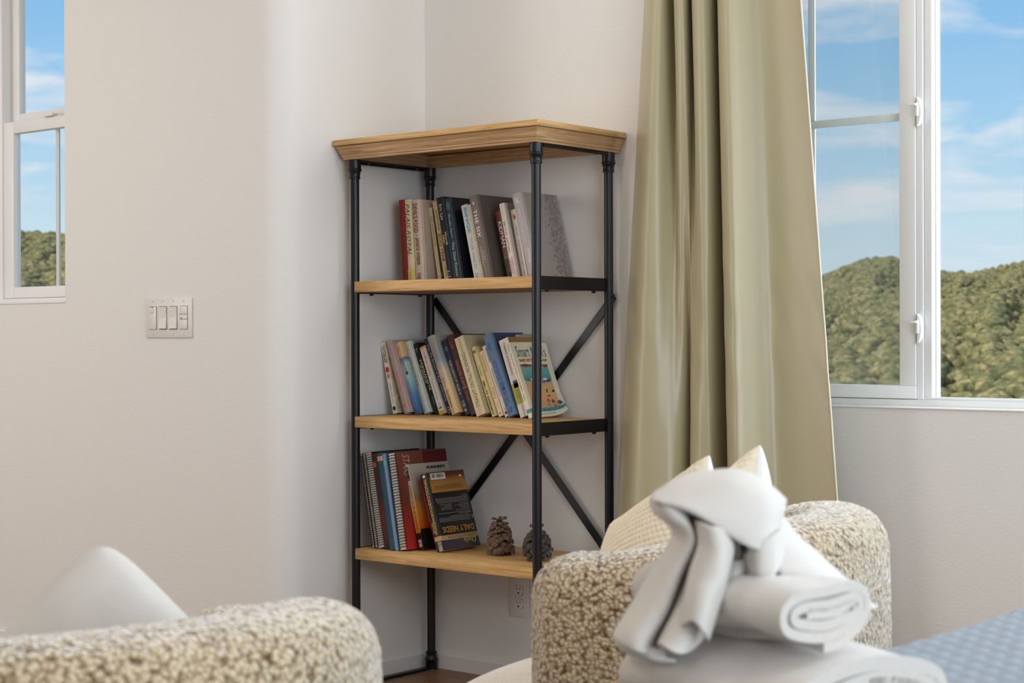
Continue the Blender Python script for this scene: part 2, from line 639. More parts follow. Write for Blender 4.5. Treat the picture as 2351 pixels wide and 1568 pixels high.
MB().box(-1.139, -1.123, Y + 0.090, Y + 0.097, 1.140, 1.638).build('muntin', M_VINYL, w2, bevel=0.001)
MB().box(-1.118, -1.099, Y + 0.115, Y + 0.122, 1.705, z1 - 0.07).build('muntin', M_VINYL, w2, bevel=0.001)
la = MB().box(-1.165, -1.115, Y + 0.060, Y + 0.082, 1.6765, 1.686).build('latch', M_VINYL, w2, bevel=0.003)

# ------------------------------------------------------------------ switch plate and outlet
sx0, sz0 = -0.5700, 0.9755
sp = thing('switch_plate', 'four-gang white switch plate on the wall by the left window', 'light switch', (sx0, -L, sz0))
mb = MB().box(0, 0.2052, -0.0055, 0.0, 0, 0.1143)
mb.build('plate', M_PLASTIC, sp, bevel=0.0022)
for i in range(4):
    cx = 0.0336 + i * 0.046
    MB().box(cx - 0.0175, cx + 0.0175, -0.0062, -0.0056, 0.0235, 0.0908).build('gap', mat('plate_gap', (120, 112, 104), 0.7), sp)
    if i in (1, 2):
        pr = [(-0.0075, 0.025), (-0.0125, 0.0895), (-0.006, 0.0895), (-0.006, 0.025)]
        pr = [(-0.0115, 0.026), (-0.0072, 0.058), (-0.0100, 0.0890), (-0.006, 0.0890), (-0.006, 0.026)]
        MB().prism(pr, cx - 0.0160, cx + 0.0160, axis=0).build('rocker', M_PLASTIC, sp)
    elif i == 0:
        ds = MB().box(cx - 0.0165, cx + 0.0165, -0.0085, -0.006, 0.0245, 0.0895).build('dimmer', M_PLASTIC, sp, bevel=0.0008)
        MB().box(cx - 0.007, cx + 0.006, -0.0115, -0.0086, 0.072, 0.086).build('slider', M_PLASTIC, ds, bevel=0.0008)
        MB().box(cx - 0.004, cx + 0.005, -0.0088, -0.0086, 0.0865, 0.0885).build('slot', M_DARKSLOT, ds)
    else:
        ds = MB().box(cx - 0.0165, cx + 0.0165, -0.0085, -0.006, 0.0670, 0.0895).build('timer_button', M_PLASTIC, sp, bevel=0.0008)
        ds = MB().box(cx - 0.0165, cx + 0.0165, -0.0085, -0.006, 0.0525, 0.0660).build('timer_button', M_PLASTIC, sp, bevel=0.0008)
        MB().box(cx - 0.009, cx - 0.004, -0.0088, -0.0086, 0.0545, 0.057).build('indicator', M_DARKSLOT, ds)
        MB().box(cx - 0.0165, cx + 0.0165, -0.0085, -0.006, 0.0245, 0.0515).build('timer_button', M_PLASTIC, sp, bevel=0.0008)
    for z in (0.0095, 0.1050):
        sc = MB().lathe([(0.0030, 0), (0.0026, 0.0012)], 0, 0, 10).build('screw', M_PLASTIC, sp)
        sc.matrix_local = Matrix.Translation((cx, -0.0056, z)) @ Matrix.Rotation(PI / 2, 4, 'X')
        MB().box(-0.0024, 0.0024, -0.0003, 0.0003, 0.0012, 0.0014).build('screw_slot', mat('plate_gap', (120, 112, 104)), sc).rotation_euler = (0, 0, 1.3)

ol = thing('power_outlet', 'white duplex power outlet low on the wall behind the bookcase', 'outlet', (0.324, 0.0, 0.180))
MB().box(0, 0.070, -0.0055, 0, 0, 0.1143).build('plate', M_PLASTIC, ol, bevel=0.0022)
for zc in (0.0382, 0.0762):
    def rc(s, w=0.0168):
        pts = []
        for i in range(24):
            a_ = 2 * PI * i / 24
            pts.append((0.035 + max(-w, min(w, 0.0178 * s * math.cos(a_))), zc + max(-0.0143 * s, min(0.0143 * s, 0.0178 * s * math.sin(a_)))))
        return pts
    MB().prism(rc(1.06), -0.0059, -0.0056, axis=1).build('gap', mat('plate_gap', (120, 112, 104)), ol)
    rp = MB().prism(rc(1.0), -0.0075, -0.0057, axis=1).build('receptacle', M_PLASTIC, ol)
    MB().box(0.0285, 0.0300, -0.0079, -0.0074, zc + 0.0005, zc + 0.0090).build('slot', M_DARKSLOT, rp)
    MB().box(0.0400, 0.0415, -0.0079, -0.0074, zc + 0.0010, zc + 0.0080).build('slot', M_DARKSLOT, rp)
    MB().prism([(0.035 + 0.0026 * math.cos(a_ * 0.5236), zc - 0.0072 + 0.003 * math.sin(a_ * 0.5236)) for a_ in range(12)], -0.0079, -0.0074, axis=1).build('ground_hole', M_DARKSLOT, rp)
sc = MB().lathe([(0.0030, 0), (0.0026, 0.0012)], 0, 0, 10).build('screw', M_PLASTIC, ol)
sc.matrix_local = Matrix.Translation((0.035, -0.0056, 0.0572)) @ Matrix.Rotation(PI / 2, 4, 'X')

# ================================================================== BOOKCASE
BX0, BX1, BYB, BYF = 0.0488, 0.6974, -0.0327, -0.3445
S1, S2, S3 = 1.1305, 0.7542, 0.3862
HT = 1.524
SH = 0.031
bc = thing('bookcase', 'tall open bookcase with black pipe frame and oak shelves in the corner', 'bookcase', (0, 0, 0))
# crown: top panel, moulding, inner aprons
ofr, osl, osr = 0.0432, 0.0461, 0.0391
yb = -0.004
zt = HT
zp = zt - 0.0155
zb = zp - 0.038


def crown_ring(inset, z):
    return [(BX0 - osl + inset, BYF - ofr + inset, z), (BX1 + osr - inset, BYF - ofr + inset, z)]


tp = MB().box(BX0 - osl, BX1 + osr, BYF - ofr, yb, zp, zt).build('top_panel', M_OAK, bc, bevel=0.0015)
tp.data.materials.append(M_OAKY)
for pg in tp.data.polygons:
    if abs(pg.normal.x) > .8:
        pg.material_index = 1
prf = [(0.011, zp), (0.011, zp - 0.0022), (0.0055, zp - 0.0024), (0.0085, zp - 0.007), (0.012, zp - 0.012), (0.0135, zp - 0.018), (0.0165, zp - 0.024), (0.0185, zp - 0.027), (0.0185, zp - 0.031), (0.0215, zp - 0.033), (0.0215, zb), (0.036, zb), (0.036, zp)]
# front piece and side pieces mitred at the corners
V, F = [], []


def mitre(name, A, B, mA, mB, m):
    """A,B outer corner points (x,y); mA,mB inward unit offsets of the corner per metre of inset"""
    V = []
    for (P, mm) in ((A, mA), (B, mB)):
        for ins, z in prf:
            V.append((P[0] + mm[0] * ins, P[1] + mm[1] * ins, z))
    k = len(prf)
    F = [tuple(range(k)), tuple(reversed(range(k, 2 * k)))]
    for i in range(k):
        j = (i + 1) % k
        F.append((i, k + i, k + j, j))
    o = link_mesh(name, V, F, m, bc)
    bm = bmesh.new()
    bm.from_mesh(o.data)
    bmesh.ops.recalc_face_normals(bm, faces=bm.faces)
    bm.to_mesh(o.data)
    bm.free()
    return o


xl, xr, yf = BX0 - osl, BX1 + osr, BYF - ofr
M_OAKD = oak('oak_moulding', (198, 160, 114), (150, 114, 76), scale=(4.0, 110.0, 110.0))
M_OAKDY = oak('oak_moulding_side', (194, 158, 114), (146, 112, 76), scale=(110.0, 4.0, 110.0))
mitre('crown_moulding', (xl, yf), (xr, yf), (1, 1), (-1, 1), M_OAKD)
mitre('crown_moulding', (xr, yf), (xr, yb), (-1, 1), (-1, 0), M_OAKDY)
mitre('crown_moulding', (xl, yf), (xl, yb), (1, 1), (1, 0), M_OAKDY)
MB().box(BX0 - 0.008, BX1 + 0.008, -0.034, -0.018, zb, zp - 0.003).build('back_apron', M_OAKD, bc)
# shelves
for zs in (S1, S2, S3):
    b = MB().box(BX0 + 0.004, BX1 - 0.004, BYF - 0.010, -0.040, zs - SH + 0.0012, zs)
    b.build('shelf', M_OAK, bc, bevel=0.001)
    MB().box(BX0 + 0.006, BX1 - 0.006, BYF - 0.004, -0.041, zs - SH, zs - SH + 0.001).build('shelf_underside', M_CHIP, bc)
    for sx, x in ((-1, BX0), (1, BX1)):
        rl = MB().box(x - 0.0035 if sx > 0 else x - 0.0015, x + 0.0015 if sx > 0 else x + 0.0035, BYF + 0.004, BYB - 0.004, zs - SH - 0.0015, zs + 0.001)
        rl.box(x - (0.022 if sx > 0 else 0), x + (0 if sx > 0 else 0.022), BYF + 0.012, BYB - 0.012, zs - SH - 0.0025, zs - SH - 0.0002)
        ro = rl.build('side_rail', M_BLACK, bc)
        for yy in (BYF + 0.055, BYB - 0.055):
            MB().lathe([(0.0018, zs - SH - 0.0085), (0.0048, zs - SH - 0.0075), (0.0060, zs - SH - 0.0045), (0.0060, zs - SH - 0.0022)], x - sx * 0.010, yy, 12).build('bolt', M_BLACK, ro, smooth=True)
# pipe posts with turned caps
for px_ in (BX0, BX1):
    for py_ in (BYF, BYB):
        R = 0.0122
        pr = [(R, 0.05), (R, zb - 0.050)]
        po = MB().lathe(pr, px_, py_, 28).build('post', M_BLACK, bc, smooth=True, sharp=0.9)
        cap = [(R + .001, zb - 0.0535), (0.0150, zb - 0.0530), (0.0158, zb - 0.0505), (0.0150, zb - 0.0480), (0.0143, zb - 0.0465), (0.0150, zb - 0.040), (0.0168, zb - 0.0325), (0.0190, zb - 0.0300), (0.0193, zb - 0.0275), (0.0183, zb - 0.0255), (0.0172, zb - 0.0245), (0.0174, zb - 0.0235), (0.0174, zb - 0.0002)]
        MB().lathe(cap, px_, py_, 28).build('post_cap', M_BLACK, po, smooth=True, sharp=0.9)
        foot = [(0.0178, 0.0002), (0.0178, 0.026), (0.0195, 0.028), (0.0195, 0.031), (0.0172, 0.034), (0.0150, 0.044), (0.0165, 0.047), (0.0165, 0.051), (R + .0005, 0.053)]
        MB().lathe(foot, px_, py_, 28).build('post_foot', M_BLACK, po, smooth=True, sharp=0.9)
for sx, x in ((-1, BX0), (1, BX1)):
    t_ = MB().box(x - 0.011, x + 0.011, BYF + 0.017, BYB - 0.017, zb - 0.0035, zb - 0.0003)
    t_.box(x - 0.0015 + sx * 0.010, x + 0.0015 + sx * 0.010, BYF + 0.017, BYB - 0.017, zb - 0.010, zb - 0.0036)
    ro = t_.build('top_rail', M_BLACK, bc)
    for yy in (BYF + 0.055, BYB - 0.055):
        MB().lathe([(0.0018, zb - 0.0100), (0.0048, zb - 0.0090), (0.0060, zb - 0.0060), (0.0060, zb - 0.0036)], x, yy, 12).build('bolt', M_BLACK, ro, smooth=True)
    MB().box(x - 0.010, x + 0.010, BYF + 0.017, BYB - 0.017, 0.0005, 0.008).build('bottom_rail', M_BLACK, bc)
# crossed braces across the back
zA, zB = S1 - 0.045, S3 - 0.02
for k, (za, zz) in enumerate(((zA, zB), (zB, zA))):
    dx, dz = BX1 - BX0, zz - za
    ln = math.hypot(dx, dz)
    mtx = Matrix.Translation((BX0, -0.0145 + 0.0045 * k, za)) @ Matrix.Rotation(-math.atan2(dz, dx), 4, 'Y')
    br = MB().box(0, ln, -0.002, 0.002, -0.0105, 0.0105, mtx).build('brace', M_BLACK, bc)
for xb_, zb_ in ((BX1 + 0.0118, zA), ):
    bt = MB().lathe([(0.006, 0), (0.006, 0.002), (0.004, 0.0045), (0.001, 0.005)], 0, 0, 12).build('bolt', M_BLACK, bc, smooth=True)
    bt.matrix_local = Matrix.Translation((xb_, BYB, zb_)) @ Matrix.Rotation(PI / 2, 4, 'Y')

# ================================================================== BOOKS


def text_points(s, kw):
    cu = bpy.data.curves.new('tmp', 'FONT')
    cu.body = s
    cu.align_x, cu.align_y = 'CENTER', 'CENTER'
    cu.size = 1.0
    cu.resolution_u = 2
    cu.shear = kw.get('shear', 0.0)
    cu.offset = kw.get('bold', 0.0)
    cu.space_character = kw.get('space', 1.0)
    cu.space_line = kw.get('line', 0.8)
    ob = bpy.data.objects.new('tmp', cu)
    C.objects.link(ob)
    dg = bpy.context.evaluated_depsgraph_get()
    me = bpy.data.meshes.new_from_object(ob.evaluated_get(dg))
    V = np.array([v.co[:2] for v in me.vertices])
    F = [tuple(p.vertices) for p in me.polygons]
    bpy.data.objects.remove(ob)
    bpy.data.meshes.remove(me)
    lo, hi = V.min(0), V.max(0)
    V = (V - (lo + hi) / 2) / (hi - lo)
    return V, F


def book(name, label, X, y, zs, ang, t, h, d, col, pages=None, hard=False, bulge=0.0, mats=None, texts=(), bands=(), rough=0.5, noise=0.05, cat='book', group=None, face=None, inner=None):
    """origin: bottom left corner of the spine; x thickness, y into the shelf, z up the spine"""
    a = math.radians(ang)
    root = thing(name, label, cat, (X, y, zs + 0.0004), (0, -a, 0), group)
    cm = mats or mat('cover_%d_%d_%d' % col, col, rough, noise=noise, nscale=40, spec=0.4)
    b = 0.0024 if hard else 0.0009
    ov = 0.003 if hard else 0.0
    nsg = 9 if bulge else 1
    V, F = [], []
    outer = [(t * i / nsg, -bulge * (1 - (2 * i / nsg - 1) ** 2)) for i in range(nsg + 1)]
    if hard:
        outer = [(0, d)] + [(0, 0.010), (0.0012, 0.006), (0.0, 0.002)] + outer[1:-1] + [(t, 0.002), (t - 0.0012, 0.006), (t, 0.010)] + [(t, d)]
        inn = [(t - b, d), (t - b, b * 1.5), (b, b * 1.5), (b, d)]
    else:
        outer = [(0, d)] + outer + [(t, d)]
        inn = [(t - b, d), (t - b, b), (b, b), (b, d)]
    poly = outer + inn
    cov = MB().prism(poly, 0, h, axis=2).build('cover', cm, root)
    MB().box(b, t - b, b * 1.6, d - ov - 0.0006, ov, h - ov).build('pages', pages or (M_PAPER), root)

    def spine_y(x):
        return -bulge * (1 - (2 * x / t - 1) ** 2) - 0.0004

    if face is not None:
        MB().box(t, t + 0.0002, 0.011 if hard else 0.0, d - 0.0003, 0.0003, h - 0.0003).build('front_cover', face, root)
    for (fz0, fz1, fx0, fx1, c) in bands:
        V, F = [], []
        n = 8
        for i in range(n + 1):
            x = t * (fx0 + (fx1 - fx0) * i / n)
            for z in (h * fz0, h * fz1):
                V.append((x, spine_y(x) + 0.00015, z))
        for i in range(n):
            F.append((2 * i, 2 * i + 2, 2 * i + 3, 2 * i + 1))
        link_mesh('spine_band', V, F, c if isinstance(c, bpy.types.Material) else mat('ink_%d_%d_%d' % c, c, 0.5), root)
    for tx in texts:
        s, cz, ln, cx, wd, c = tx[:6]
        kw = tx[6] if len(tx) > 6 else {}
        P, F = text_points(s, kw)
        V = []
        fc = kw.get('face')
        up = kw.get('up', False)
        for (p, q) in P:
            if fc is not None:
                # front cover: cz/ln along y, cx/wd along z
                sg = -1 if kw.get('rot') else 1
                V.append((t + 0.0006, d * cz + sg * p * d * ln, h * cx + sg * q * h * wd))
            elif kw.get('across'):
                x = t * cx + p * t * ln
                V.append((x, -bulge - .0004, h * cz + q * h * wd))
            else:
                sg = -1 if up else 1
                x = t * cx + sg * q * t * wd
                V.append((x, -bulge - .0004, h * cz - sg * p * h * ln))
        link_mesh(kw.get('nm', 'title'), V, F, c if isinstance(c, bpy.types.Material) else mat('ink_%d_%d_%d' % c, c, 0.5), root)
    return root


UP = dict(up=True)
G1, G2, G3 = 'books on the top shelf', 'books on the middle shelf', 'books on the bottom shelf'
# ---- top shelf (zs = S1)
book('book', 'dark red cloth book at the left end of the top shelf', 0.0678, -.170, S1, 3.9, .0219, .2373, .140, (134, 38, 38), hard=True, bulge=.003, group=G1, rough=.8,
     texts=[('BALLET RUSSE DE PARIS', .40, .42, .5, .30, (70, 20, 20)), ('III', .88, .05, .5, .5, (84, 26, 26)), ('III', .12, .05, .5, .5, (84, 26, 26))])
book('book', 'cream hardcover with dark slanted script spine and yellow stain, second on top shelf', 0.0899, -.170, S1, 3.9, .0278, .2366, .145, (226, 212, 166), hard=True, bulge=.003, group=G1,
     bands=[(.0, .16, .0, .98, (222, 205, 112))],
     texts=[('PALAIS-ROYAL', .64, .62, .5, .56, (66, 60, 50), dict(shear=.35)), ('RICHARD\nSENNETT', .255, .05, .52, .62, (150, 138, 112), dict(across=True, line=.9)), ('ROYAL', .07, .11, .4, .12, (70, 70, 50))])
book('book', 'thick pale beige hardcover with dark red spine lettering, third on top shelf', 0.1206, -.172, S1, 4.3, .0330, .2340, .150, (214, 190, 172), hard=True, bulge=.004, group=G1, pages=M_PAPERW,
     face=mat('jacket_beige', (186, 168, 148), .6, noise=.06),
     texts=[("DEVIL'S FOOD", .775, .36, .48, .50, (104, 22, 36), dict(bold=.02)), ('\u2022', .565, .015, .5, .14, (104, 22, 36)), ('JANICE WEBER', .37, .34, .5, .50, (104, 22, 36), dict(bold=.02)), ('D|||', .07, .07, .5, .42, (104, 22, 36), dict(bold=.03))])
book('book', 'small slim cream paperback with grey lettering leaning beside the beige hardcover', 0.1746, -.137, S1, 9.9, .0132, .2155, .115, (218, 200, 158), group=G1,
     texts=[('THE SUPPER BOOK', .68, .42, .5, .52, (92, 84, 70)), ('A collection of recipes', .33, .26, .5, .26, (120, 108, 86)), ('\u2022 II', .05, .06, .5, .5, (150, 40, 34))])
book('book', 'very thin dark green booklet squeezed among cream paperbacks on top shelf', 0.1889, -.1375, S1, 9.9, .0071, .2133, .115, (46, 52, 46), group=G1,
     texts=[('N2', .10, .05, .5, .6, (160, 160, 170))])
book('book', 'cream paperback with large dark red word on the spine, top shelf', 0.2039, -.1425, S1, 11.4, .0198, .2337, .122, (226, 206, 158), group=G1,
     texts=[('Schick/Friedman', .76, .25, .5, .40, (120, 48, 32)), ('ZOO YEAR', .42, .36, .42, .56, (128, 28, 26), dict(bold=.02)), ('Lippincott', .12, .11, .5, .32, (90, 70, 50))])
book('book', 'glossy black hardcover with white author name and yellow title, top shelf', 0.2370, -.165, S1, 11.1, .0283, .2389, .145, (22, 24, 34), hard=True, bulge=.004, group=G1, rough=.28, noise=0,
     texts=[('Eric Lax', .82, .19, .60, .36, (216, 212, 204)), ('Woody\nAllen', .50, .16, .58, .62, (222, 214, 140), dict(line=.8)), ('1-1', .08, .07, .38, .34, (216, 212, 204))])
book('book', 'charcoal hardcover with turquoise lettering on a rounded spine, top shelf', 0.2662, -.165, S1, 10.6, .0222, .2343, .145, (44, 46, 56), hard=True, bulge=.003, group=G1, rough=.3, noise=0,
     face=mat('jacket_ink', (18, 20, 32), .3), bands=[(.87, .955, .2, .8, (40, 110, 108))],
     texts=[('Brooke Alpert', .66, .29, .5, .50, (112, 190, 200)), ('The Diet Detox', .26, .42, .5, .48, (150, 208, 206))])
book('book', 'white paperback with bright blue block capitals, top shelf', 0.3190, -.146, S1, 13.3, .0226, .2174, .130, (226, 222, 208), group=G1, pages=M_PAPERW,
     texts=[('BINGE', .79, .34, .58, .52, (60, 176, 214), dict(bold=.03)), ('TYLER OAKLEY', .35, .42, .55, .40, (100, 160, 200)), ('O', .07, .045, .5, .5, (70, 130, 190)), ('ob', .035, .03, .5, .4, (70, 130, 190))])
book('book', 'white paperback with gold handwriting on the spine, top shelf', 0.3440, -.150, S1, 13.1, .0188, .2167, .130, (228, 220, 202), group=G1,
     texts=[('tuning', .86, .16, .4, .34, (196, 186, 140), dict(shear=.3)), ('Finding life \u2022 happiness', .49, .58, .5, .50, (178, 158, 84), dict(shear=.35)), ('\u2014L\u2014', .07, .06, .5, .4, (176, 158, 60))])
book('book', 'tall grey-brown hardcover with large white capitals, tallest in the middle of top shelf', 0.3740, -.172, S1, 13.2, .0290, .2375, .155, (118, 104, 96), hard=True, bulge=.002, group=G1, noise=.03,
     face=mat('jacket_umber', (92, 82, 76), .5), texts=[('#', .91, .035, .5, .22, (222, 216, 208), dict(bold=.03)), ('THE SIX', .665, .33, .52, .44, (228, 224, 216), dict(bold=.01, space=1.1)), ('LAURA\nTHOMPSON', .285, .22, .54, .50, (188, 180, 172), dict(line=.9)), ('St. Martin\'s Press', .075, .05, .5, .70, (210, 204, 196), dict(across=True))])
book('book', 'short maroon and brown paperback with condensed white capitals, top shelf', 0.4271, -.131, S1, 14.3, .0206, .1939, .110, (92, 52, 48), group=G1,
     bands=[(.90, 1., 0, 1, (104, 26, 26)), (0, .34, 0, 1, (80, 66, 58))],
     texts=[('KIDMAN', .66, .38, .52, .60, (220, 212, 200), dict(bold=.02)), ('The true story\nof a family lost\nand of a mother', .38, .16, .5, .70, (196, 180, 166), dict(line=.9)), ('BERKLEY', .22, .10, .5, .22, (30, 22, 20)), ('E\nE', .06, .07, .6, .5, (20, 16, 16), dict(bold=.04))])
book('book', 'white hardcover with upside-down red lettering, behind the front right pole', 0.4552, -.147, S1, 12.9, .0200, .2136, .130, (224, 216, 206), hard=True, bulge=.002, group=G1,
     face=mat('jacket_grey_white', (176, 168, 156), .6), texts=[('CHIAVERINI', .88, .07, .5, .40, (170, 84, 74), dict(across=True)), ('THE LOST QUILTER', .555, .42, .5, .38, (178, 74, 64), dict(up=True, bold=.01)), ('JENNIFER\nCHIAVERINI', .17, .23, .5, .60, (186, 70, 60), dict(up=True, line=.9))])
book('book', 'slim white paperback with small red emblem and tiny capitals, top shelf', 0.4795, -.131, S1, 12.9, .0185, .1968, .110, (226, 222, 216), group=G1,
     bands=[(.86, .90, .35, .75, (176, 40, 44))], texts=[('\u2663', .91, .04, .5, .30, (176, 40, 44)), ('Karen Mack and\nJennifer Kaufman', .70, .16, .55, .34, (90, 80, 80), dict(up=True, line=.9)), ('LITERACY AND LONGING IN L.A.', .29, .54, .52, .28, (150, 40, 70), dict(up=True))])
book('book', 'tan paperback with black spine letters next to the lilac-grey hardcover', 0.5003, -.131, S1, 13.0, .0158, .2101, .110, (178, 158, 130), group=G1,
     bands=[(.76, .86, .0, .9, (60, 74, 100)), (.0, .13, .0, 1, (150, 128, 108))], texts=[('ELLEN DI ASH', .46, .30, .5, .40, (46, 38, 34), dict(up=True)), ('TAPESTRY', .09, .13, .5, .55, (24, 26, 40), dict(up=True, bold=.03))])
M_MARB = grad_mat('jacket_marble', [(0.0, (160, 150, 144)), (0.60, (152, 142, 136)), (0.78, (118, 108, 102)), (1.0, (148, 138, 132))], .16, noise=.7, nscale=90, axis=1)
book('book', 'large lilac-grey hardcover with mottled stone jacket at the right end of top shelf', 0.5320, -.172, S1, 14.2, .0314, .2359, .160, (176, 166, 168), hard=True, bulge=.001, group=G1,
     face=M_MARB, pages=M_PAPERW, texts=[('III', .93, .035, .42, .42, (220, 216, 216)), ('\u2663', .895, .03, .55, .3, (220, 216, 216)), ('COLUM McCANN', .61, .40, .48, .30, (214, 208, 210), dict(up=True, space=1.1)), ('TransAtlantic', .20, .30, .6, .38, (224, 220, 222), dict(up=True, shear=.3))])

# ---- middle shelf
z = S2
book('book', 'white paperback with red and teal lettering at the left end of middle shelf', 0.0500, -.193, z, 13.8, .0165, .2075, .130, (226, 218, 202), group=G2, pages=M_PAPER,
     face=mat('photo_cover', (196, 180, 156), .5, noise=.35, nscale=60),
     texts=[('THE HAPPIEST BABY\nON THE BLOCK', .84, .27, .5, .72, (60, 66, 66), dict(bold=.02, line=.9)), ('THE BLOCK', .78, .12, .30, .26, (190, 60, 50), dict(bold=.02)), ('\u25CF', .62, .085, .5, .80, (184, 36, 40)), ('\u25CF', .53, .075, .5, .70, (180, 140, 108)), ('HARVEY KARP, M.D.', .29, .30, .5, .30, (110, 104, 96)), ('\u25CF', .075, .065, .5, .74, (40, 110, 124)), ('\u25CF', .075, .03, .5, .36, (140, 190, 196))])
book('book', 'dusty pink hardcover with faint rose letters, second on middle shelf', 0.0905, -.190, z, 19.5, .0225, .2184, .138, (178, 152, 146), hard=True, bulge=.003, group=G2, noise=.03,
     texts=[('LOOK', .47, .36, .5, .56, (204, 128, 122), dict(space=1.1)), ('\u2665', .10, .045, .5, .5, (206, 110, 106)), ('JULIA', .86, .12, .5, .5, (190, 140, 134))])
M_BEACH = grad_mat('beach_print', [(0.0, (62, 96, 142)), (0.25, (80, 128, 170)), (0.45, (140, 184, 186)), (0.70, (178, 194, 180)), (0.76, (70, 100, 156)), (0.80, (212, 178, 124)), (1.0, (214, 184, 138))], .2145, noise=.03)
book('book', 'paperback fading from sand yellow to sea blue down the spine, middle shelf', 0.1160, -.174, z, 20.4, .0215, .2145, .130, (120, 150, 180), mats=M_BEACH, group=G2, bulge=.003,
     texts=[('SALTY', .655, .14, .6, .42, (92, 80, 134), dict(bold=.02)), ('on the', .755, .09, .35, .30, (196, 110, 92)), ('\u2665', .56, .05, .7, .5, (96, 34, 70)), ('Hilderbrand', .28, .38, .5, .52, (126, 138, 196), dict(shear=.2)), ('L>', .90, .05, .5, .4, (60, 50, 40))])
book('book', 'pale silver-green hardcover with dark upside-down lettering, middle shelf', 0.1400, -.1605, z, 20.6, .0235, .2170, .140, (190, 196, 186), hard=True, bulge=.003, group=G2, face=mat('jacket_sage', (142, 146, 138), .45),
     texts=[('THE BLACKHEAT', .585, .40, .42, .34, (56, 56, 56), dict(up=True)), ('and the girl', .335, .18, .42, .32, (70, 70, 70), dict(shear=.3, up=True)), ('Sarah Marsh', .13, .22, .42, .22, (110, 104, 104), dict(up=True)), ('Naomi', .92, .10, .42, .2, (130, 130, 130), dict(up=True))])
book('book', 'black paperback with widely spaced yellow capitals, middle shelf', 0.1760, -.152, z, 24.6, .0200, .2165, .120, (26, 26, 28), group=G2, noise=0,
     texts=[('SLOWNESS', .55, .44, .62, .34, (214, 208, 168), dict(up=True, bold=.02, space=1.15)), ('IN PRAISE OF', .58, .26, .25, .24, (206, 200, 176), dict(up=True, bold=.01)), ('HONORE', .18, .11, .5, .26, (150, 146, 136), dict(up=True)), ('F\u2014', .90, .05, .5, .5, (200, 196, 180))])
book('book', 'white paperback guide with orange ends on its spine, middle shelf', 0.2000, -.161, z, 21.9, .0200, .2046, .130, (222, 214, 200), group=G2,
     bands=[(.965, 1, 0, 1, (226, 160, 40)), (0, .05, 0, 1, (226, 160, 40))],
     texts=[('Unofficial Guide', .76, .37, .56, .44, (186, 66, 66)), ('to', .565, .03, .5, .2, (120, 120, 120)), ('Florida', .455, .14, .52, .40, (90, 150, 176)), ('with', .35, .06, .5, .26, (100, 100, 110)), ('Kids', .265, .10, .52, .44, (70, 160, 170)), ('J.H', .135, .06, .5, .45, (160, 50, 50)), ('\u2014', .09, .02, .5, .6, (80, 80, 90))])
book('book', 'slim navy paperback with white cursive title, middle shelf', 0.2325, -.158, z, 24.2, .0140, .2334, .130, (36, 44, 72), group=G2, noise=0,
     texts=[('Yes, My Accent Is Real', .67, .50, .5, .62, (206, 204, 200)), ('\u2022', .385, .015, .5, .3, (206, 204, 200)), ('KUNAL NAYYAR', .27, .19, .5, .38, (190, 190, 190), dict(bold=.01)), ('A\n|||', .06, .08, .5, .6, (200, 196, 186))])
M_HOUSE = grad_mat('house_print', [(0.0, (212, 176, 122)), (0.35, (216, 190, 142)), (0.55, (204, 190, 164)), (0.68, (140, 158, 166)), (0.85, (152, 158, 150)), (1.0, (168, 160, 148))], .2365, noise=.06)
book('book', 'wide cream hardcover with cloudy sky at the top of its spine, middle shelf', 0.2545, -.170, z, 23.6, .0290, .2365, .150, (210, 190, 150), mats=M_HOUSE, hard=True, bulge=.005, group=G2,
     texts=[('A PAINTED', .80, .24, .56, .36, (192, 132, 120)), ('HOUSE', .555, .22, .56, .40, (208, 156, 144)), ('John Grisham', .275, .37, .48, .42, (92, 72, 48)), ('\u2014 \u2014', .05, .03, .5, .5, (90, 80, 60), dict(across=True))])
book('book', 'dark navy hardcover with pale upside-down capitals, middle shelf', 0.2930, -.158, z, 23.2, .0187, .2255, .135, (34, 46, 74), hard=True, bulge=.002, group=G2, noise=0,
     texts=[('A BOX of DARKNESS', .50, .46, .5, .44, (196, 192, 160), dict(up=True)), ('HE\nHE', .145, .08, .5, .6, (176, 176, 160)), ('\u25CF', .065, .035, .5, .4, (190, 170, 90)), ('TT', .88, .06, .5, .5, (180, 180, 170))])
book('book', 'dark brown hardcover with orange upside-down title, middle shelf', 0.3155, -.161, z, 22.7, .0270, .2371, .140, (72, 42, 36), hard=True, bulge=.002, group=G2, noise=0,
     texts=[('Lost in the Forest', .52, .33, .44, .40, (196, 96, 54), dict(up=True, bold=.01)), ('|', .34, .006, .44, .7, (170, 150, 130)), ('SUE MILLER', .235, .13, .44, .24, (170, 96, 66), dict(up=True)), ('|||', .88, .08, .5, .5, (150, 70, 50)), ('Je', .845, .04, .6, .3, (170, 96, 66))])
book('book', 'wide cream paperback with tall condensed black capitals, middle shelf', 0.3480, -.1725, z, 21.0, .0330, .2297, .150, (216, 200, 160), group=G2, pages=M_PAPER,
     face=mat('cream_print', (196, 180, 142), .6, noise=.05),
     texts=[('STRAIGHT ON', .26, .32, .50, .40, (70, 66, 54), dict(up=True)), ('TILL MORNING', .61, .36, .50, .40, (70, 66, 54), dict(up=True)), ('MARKHAM', .89, .18, .5, .16, (120, 110, 90), dict(up=True)), ('III', .05, .07, .5, .5, (206, 160, 146))])
book('book', 'small yellowish paperback lower than its neighbours with black capitals, middle shelf', 0.3917, -.158, z, 21.7, .0134, .2048, .125, (220, 198, 142), group=G2,
     texts=[('REMEMBER the TIME', .27, .48, .5, .56, (50, 44, 32), dict(up=True, bold=.02)), ('EISING & C.', .66, .16, .5, .44, (90, 80, 60), dict(up=True)), ('\u25A0', .93, .04, .5, .8, (90, 120, 90))])
